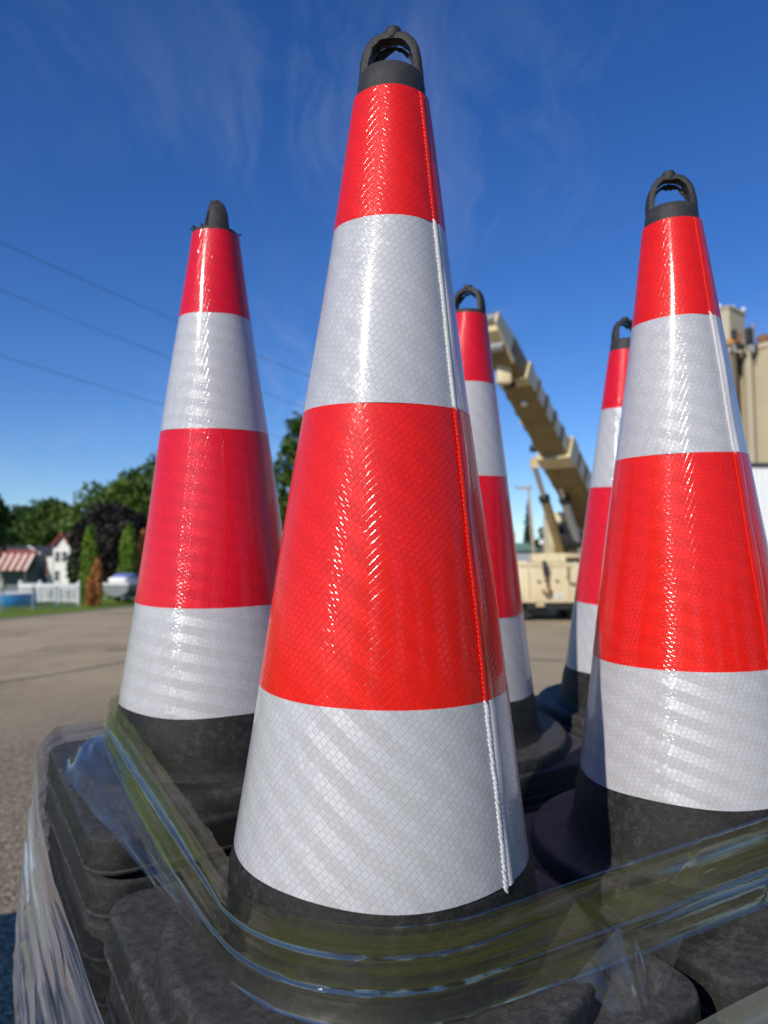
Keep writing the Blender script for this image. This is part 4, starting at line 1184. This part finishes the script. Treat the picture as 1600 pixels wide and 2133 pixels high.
    mb = MB(); mb.box((X(1171, Yc), Yc - .01, Z(1100, Yc)), (.50, .03, .42)); bld(mb, 'window', 'glass_dark', cab)
    mb = MB(); mb.box((X(1175, Yc), Yc - .02, Z(1092, Yc)), (.72, .08, .05)); bld(mb, 'sun_visor', 'olive_shaded', cab)
    mb = MB(); mb.box((X(1150, 24.9), 24.9, Z(1118, 24.9)), (.16, .16, 1.2)); bld(mb, 'mast', 'tan_light')
    for k in range(4):
        mb = MB(); mb.tube([W(1146 + 2 * k, 1096, 24.6), W(1148 + 3 * k, 1152, 24.6)], .014, 6); bld(mb, 'hand_rail', 'tan_light', smooth=True)
    mb = MB(); mb.box((X(1250, 26.4), 26.8, Z(1120, 26.4)), (2.2, 2.4, 1.7), bevel=.1); bld(mb, 'winch_housing', 'tan_paint', autosmooth=R(40))
    mb = MB(); mb.lathe([(.05, -.3), (.34, -.3), (.34, -.24), (.24, -.22), (.24, .22), (.34, .24), (.34, .3), (.05, .3)], 20)
    rm = Matrix.Rotation(R(90), 3, 'Y'); c = W(1196, 1130, 24.7); mb.v = [rm @ v + c for v in mb.v]; bld(mb, 'winch_drum', 'black_iron', autosmooth=R(40))
    # boom
    piv = W(1252, 1112, 26.2); tip = W(1020, 680, 18.8)
    u = (tip - piv).normalized(); L = (tip - piv).length
    side = u.cross(Vector((0, 0, 1))).normalized(); up = side.cross(u)
    def bx(mb, f0, f1, w, h, ou=0.0, os=0.0, w2=None, h2=None):
        mb.beam(piv + u * L * f0 + up * ou + side * os, piv + u * L * f1 + up * ou + side * os, w, h, (0, 0, 1), w2, h2)
    mb = MB(); bx(mb, 0, .48, .98, .70); boom = bld(mb, 'boom_base_section', 'olive_shaded')
    secs = [(.47, .82, .82, .58)]
    for f0, f1, w, h in secs:
        mb = MB(); bx(mb, f0, f1, w, h); s2 = bld(mb, 'boom_mid_section', 'olive_shaded', boom)
    mb = MB(); bx(mb, .82, .93, .74, .52); s3 = bld(mb, 'boom_tip_section', 'olive_shaded', boom)
    mb = MB(); bx(mb, .44, .49, 1.08, .80); bld(mb, 'boom_collar', 'tan_paint', boom)
    mb = MB(); bx(mb, .80, .83, .88, .62); bld(mb, 'boom_collar', 'tan_paint', boom)
    # side skins and stiffeners on both sides
    for sgn in (-1, 1):
        mb = MB(); bx(mb, .0, .44, .02, .62, 0, sgn * .502); bld(mb, 'side_plate', 'tan_light', boom)
        mb = MB(); bx(mb, .49, .80, .02, .50, 0, sgn * .422); bld(mb, 'side_plate', 'tan_light', boom)
        for k in range(11):
            f = .06 + k * .069
            if .42 < f < .50: continue
            hw = .517 if f < .46 else .437; hh = .68 if f < .46 else .54
            mb = MB(); bx(mb, f, f + .016, .045, hh, 0, sgn * hw); bld(mb, 'stiffener', 'olive_shaded', boom)
        for off in (-.30, .30):
            mb = MB(); bx(mb, .02, .44, .03, .05, off, sgn * .525); bld(mb, 'rail', 'tan_paint', boom)
    # boom head: cheek plates, sheaves, blocks
    for sgn in (-1, 1):
        mb = MB(); bx(mb, .90, 1.03, .06, .72, -.05, sgn * .34, .06, .34); bld(mb, 'head_cheek', 'tan_light', boom)
    mb = MB(); bx(mb, .915, 1.0, .58, .44, -.02, 0, .58, .34); bld(mb, 'head_box', 'tan_paint', boom)
    for f, o in ((1.01, .16), (.95, -.26)):
        c = piv + u * L * f + up * o
        mb = MB(); mb.tube([c - side * .28, c + side * .28], .15, 20); bld(mb, 'sheave', 'steel_grey', boom, autosmooth=R(40))
    mb = MB(); mb.box(piv + u * L * .865 - up * .30 + side * .10, (.40, .30, .70), bevel=.06); bld(mb, 'head_block', 'tan_light', boom, autosmooth=R(40))
    mb = MB(); mb.box(piv + u * L * .815 - up * .34 + side * .12, (.30, .3, .16), bevel=.04); bld(mb, 'bumper_pad', 'black_iron', boom)
    c = piv + u * L * .735 - up * .31; mb = MB(); mb.tube([c, c - up * .05], .10, 14); bld(mb, 'work_lamp', 'plate_white', boom, autosmooth=R(40))
    c = piv + u * L * .485 + side * .74 + up * .1; mb = MB(); mb.tube([c - side * .2, c + side * .1], .11, 14); hn = bld(mb, 'hose_reel', 'black_iron', boom, autosmooth=R(40))
    mb = MB(); mb.box(c - side * .16 + up * .13, (.34, .2, .1)); bld(mb, 'reel_bracket', 'tan_light', hn)
    mb = MB(); mb.box(piv + u * L * .60 + side * .62 + up * .2, (.28, .14, .10)); bld(mb, 'lug', 'tan_light', boom)
    # lift cylinders
    for s, (bxp, byp) in ((-.30, (1170, 1152)), (.30, (1212, 1156))):
        a = W(1112, 968, 23.3) if s < 0 else W(1154, 972, 23.6); b = W(bxp, byp, 24.8)
        m_ = a.lerp(b, .36)
        mb = MB(); mb.tube([m_, b], .15, 16); cy = bld(mb, 'lift_cylinder', 'olive_shaded' if s < 0 else 'steel_grey', autosmooth=R(40))
        mb = MB(); mb.tube([a, m_], .085, 14); bld(mb, 'piston_rod', 'chrome_rod', cy, autosmooth=R(40))
        mb = MB(); mb.tube([m_ - (b - m_).normalized() * .05, m_ + (b - m_).normalized() * .12], .18, 16); bld(mb, 'gland', 'black_iron', cy, autosmooth=R(40))
        mb = MB(); mb.box(a + up * .06, (.22, .22, .34)); bld(mb, 'clevis', 'tan_paint', cy)
crane()

# ------------------------------------------------------------------ far right: silos, shed; poles, wires
def silos():
    Y = 112.0
    s = empty('grain_silos', (X(1560, Y), Y, 0)); tag(s, 'tall tan concrete grain silos with a headhouse at the right edge', 'grain silo')
    ox, oy = X(1560, Y), Y
    r = 8.2
    for cx_px, dy in ((1660, 2.0), (1438, 2.0)):
        cx = X(cx_px, Y) - ox; zt = Z(704, Y - 6)
        mb = MB(); mb.lathe([(r, 0), (r, zt - .8)], 64, (cx, dy, 0)); c = mb.build('silo_wall', 'concrete', s, autosmooth=R(40))
        mb = MB(); mb.lathe([(r + .25, zt - .8), (r + .25, zt)], 64, (cx, dy, 0)); mb.build('roof_slab', 'concrete_light', c, autosmooth=R(40))
    mb = MB(); mb.box((X(1549, Y) - ox, -3.2, Z(722, Y) / 2), (.9, 1.2, Z(722, Y)), bevel=.1); mb.build('pilaster', 'concrete_light', s)
    mb = MB(); mb.box((X(1540, Y) - ox, 0.8, Z(722, Y) / 2), (3.5, .6, Z(722, Y))); mb.build('infill_wall', 'concrete', s)
    # headhouse turned a third towards us
    zb, zt = Z(745, Y), Z(650, Y)
    rm = Matrix.Rotation(R(40), 3, 'Z')
    mb = MB(); mb.box((X(1536, Y) - ox, 1.0, (zb + zt) / 2), (5.2, 3.4, zt - zb), rm); hh = mb.build('headhouse', 'concrete_light', s)
    mb = MB(); mb.box((X(1536, Y) - ox, 1.0, zt + .15), (5.6, 3.8, .35), rm); mb.build('headhouse_roof', 'concrete', hh)
    for px, py in ((1522, 634), (1551, 637), (1574, 641)):
        c = Vector((X(px, Y) - ox, 1.0, zt)); zz = Z(py, Y)
        mb = MB(); mb.tube([c, Vector((c.x, c.y, zz))], .08, 8); a = mb.build('antenna', 'plate_white', hh)
        mb = MB(); mb.lathe([(.05, zz - .3), (.35, zz - .1), (.35, zz + .25), (.05, zz + .4)], 12, (c.x, c.y, 0)); mb.build('antenna_dish', 'plate_white', a, smooth=True)
    for px, py, m, w, h in ((1534, 704, 'rust', 1.1, 1.6), (1561, 700, 'black_iron', 1.0, 2.4), (1568, 694, 'steel_grey', .5, 2.8), (1541, 722, 'black_iron', 1.3, .8), (1520, 713, 'amber', .9, .8), (1529, 699, 'black_iron', .6, 1.8)):
        p = W(px, py, Y - 5.0); mb = MB(); mb.box((p.x - ox, p.y - oy, p.z), (w, .8, h), bevel=.12); mb.build('roof_equipment', m, s)
        mb = MB(); mb.tube([(p.x - ox, p.y - oy, p.z - h / 2), (p.x - ox, p.y - oy, zb - .6)], .1, 6); mb.build('equipment_post', 'steel_grey', s)
    p = W(1590, 703, Y); mb = MB(); mb.lathe([(.9, p.z - .8), (.9, p.z + .1), (.4, p.z + .5)], 14, (p.x - ox, 0, 0)); mb.build('roof_hatch', 'rust', s, autosmooth=R(40))
silos()
def shed():
    Y = 72.0; x0 = X(1470, Y); x1 = X(1900, Y); h = Z(972, Y)
    s = empty('metal_shed', ((x0 + x1) / 2, Y, 0)); tag(s, 'white ribbed metal shed below the silos at the right edge', 'shed')
    w = x1 - x0
    mb = MB(); mb.box((0, 6, h / 2), (w, 12, h)); wl = mb.build('wall', 'metal_white', s)
    n = 34
    for k in range(n):
        mb = MB(); mb.box((-w / 2 + (k + .5) * w / n, -.03, h / 2), (.09, .06, h - .05)); mb.build('wall_rib', 'metal_white', wl)
    mb = MB(); mb.box((0, 6, h + .18), (w + .5, 12.6, .34)); mb.build('roof_edge', 'roof_dark', s)
shed()
def green_roof_building():
    Y = 70.0; x0, x1 = X(1020, Y), X(1121, Y); ze, zr = Z(1146, Y), Z(1131, Y)
    b = empty('green_roofed_building', ((x0 + x1) / 2, Y, 0)); tag(b, 'low grey building with a green roof behind the crane', 'building')
    w = (x1 - x0) / 2
    mb = MB(); mb.box((0, 4, ze / 2), (2 * w, 8, ze)); wl = mb.build('wall', 'shed_grey', b)
    mb = MB(); mb.prism([(-w - .3, ze - .05), (w + .3, ze - .05), (w * .5, zr), (-w * .6, zr)], -.4, 8.4); mb.build('roof', 'roof_green', b)
    for k in range(3):
        mb = MB(); mb.box((w * (.1 + .3 * k), -.03, ze * .5), (.7, .05, .9)); f = mb.build('window', 'metal_white', b)
        mb = MB(); mb.box((w * (.1 + .3 * k), -.06, ze * .5), (.58, .02, .78)); mb.build('pane', 'glass_dark', f)
    mb = MB(); mb.box((X(1076, Y) - (x0 + x1) / 2, 3, zr + .45), (.7, .7, 1.5)); mb.build('chimney', 'roof_red', b)
green_roof_building()
def utility_pole(name, label, base, top, arm_w, arm_dz, ang, r=.16):
    p = empty(name, base); tag(p, label, 'utility pole', 'utility poles round the lot')
    d = Vector(top) - Vector(base)
    mb = MB(); mb.tube([(0, 0, 0), d * .5, d], [r, r * .85, r * .65], 12); mb.build('pole_shaft', 'pole_wood', p, smooth=True)
    ca, sa = math.cos(ang), math.sin(ang)
    q = d + Vector((0, 0, -arm_dz))
    mb = MB(); mb.beam(q - Vector((ca, sa, 0)) * arm_w, q + Vector((ca, sa, 0)) * arm_w * .35, .11, .14); a = mb.build('cross_arm', 'pole_wood', p)
    for t in (-1, -.5, .3):
        c = q + Vector((ca, sa, 0)) * arm_w * t
        mb = MB(); mb.lathe([(.05, .06), (.07, .10), (.04, .15), (.06, .2), (.02, .26)], 10, c); mb.build('insulator', 'steel_grey', a, smooth=True)
pb = W(1118, 1185, 58); pt = W(1100, 1012, 58)
utility_pole('utility_pole', 'leaning wooden utility pole with a cross arm behind the crane', (pb.x, 58, 0), (pt.x, 58, pt.z), 1.0, .2, R(8), .15)
FP = W(905, 815, 62)
utility_pole('utility_pole', 'wooden utility pole hidden behind the largest cone, at the end of the wires', (FP.x, 62, 0), (FP.x, 62, FP.z + .5), 1.2, .6, R(60))
def street_lamp():
    Y = 66; p = W(1129, 1130, Y); s = empty('globe_lamp', (p.x, Y, 0)); tag(s, 'small white globe lamp post behind the crane cab', 'lamp post')
    mb = MB(); mb.tube([(0, 0, 0), (0, 0, p.z - .2)], .05, 8); mb.build('post', 'steel_grey', s, smooth=True)
    mb = MB(); mb.lathe([(.08, p.z - .26), (.26, p.z - .1), (.28, p.z + .05), (.16, p.z + .22), (.02, p.z + .26)], 16); mb.build('globe', 'plate_white', s, smooth=True)
street_lamp()
def wire(label, a, b, sag, r):
    pts = [a.lerp(b, t / 40) - Vector((0, 0, sag * 4 * (t / 40) * (1 - t / 40))) for t in range(41)]
    mb = MB(); mb.tube([p - a for p in pts], r, 6); o = mb.build('power_line', 'wire_black', None, smooth=True, loc=a); tag(o, label, 'power line', 'power lines at the upper left')
wire('topmost of the three power lines crossing the sky at the left', W(-330, 350, 26), W(905, 880, 62), .55, .017)
wire('middle one of the three power lines crossing the sky at the left', W(-330, 465, 26), W(890, 930, 62), .55, .013)
wire('lowest of the three power lines crossing the sky at the left', W(-330, 635, 26), W(900, 985, 62), .5, .012)

# stack added out of the picture on the left to throw the lower-left shadow
def side_stack():
    s = empty('added_cone_stack', (-2.78, 1.36, 0), R(25)); tag(s, 'stack of black bases added out of the picture to cast the shadow at lower left', 'cone stack')
    for k in range(22):
        mb = MB(); mb.box((0, 0, .06 + k * .052), (.95, .95, .048), Matrix.Rotation(R((k * 37 % 5) - 2), 3, 'Z'), bevel=.01); mb.build('base', 'rubber', s)
side_stack()
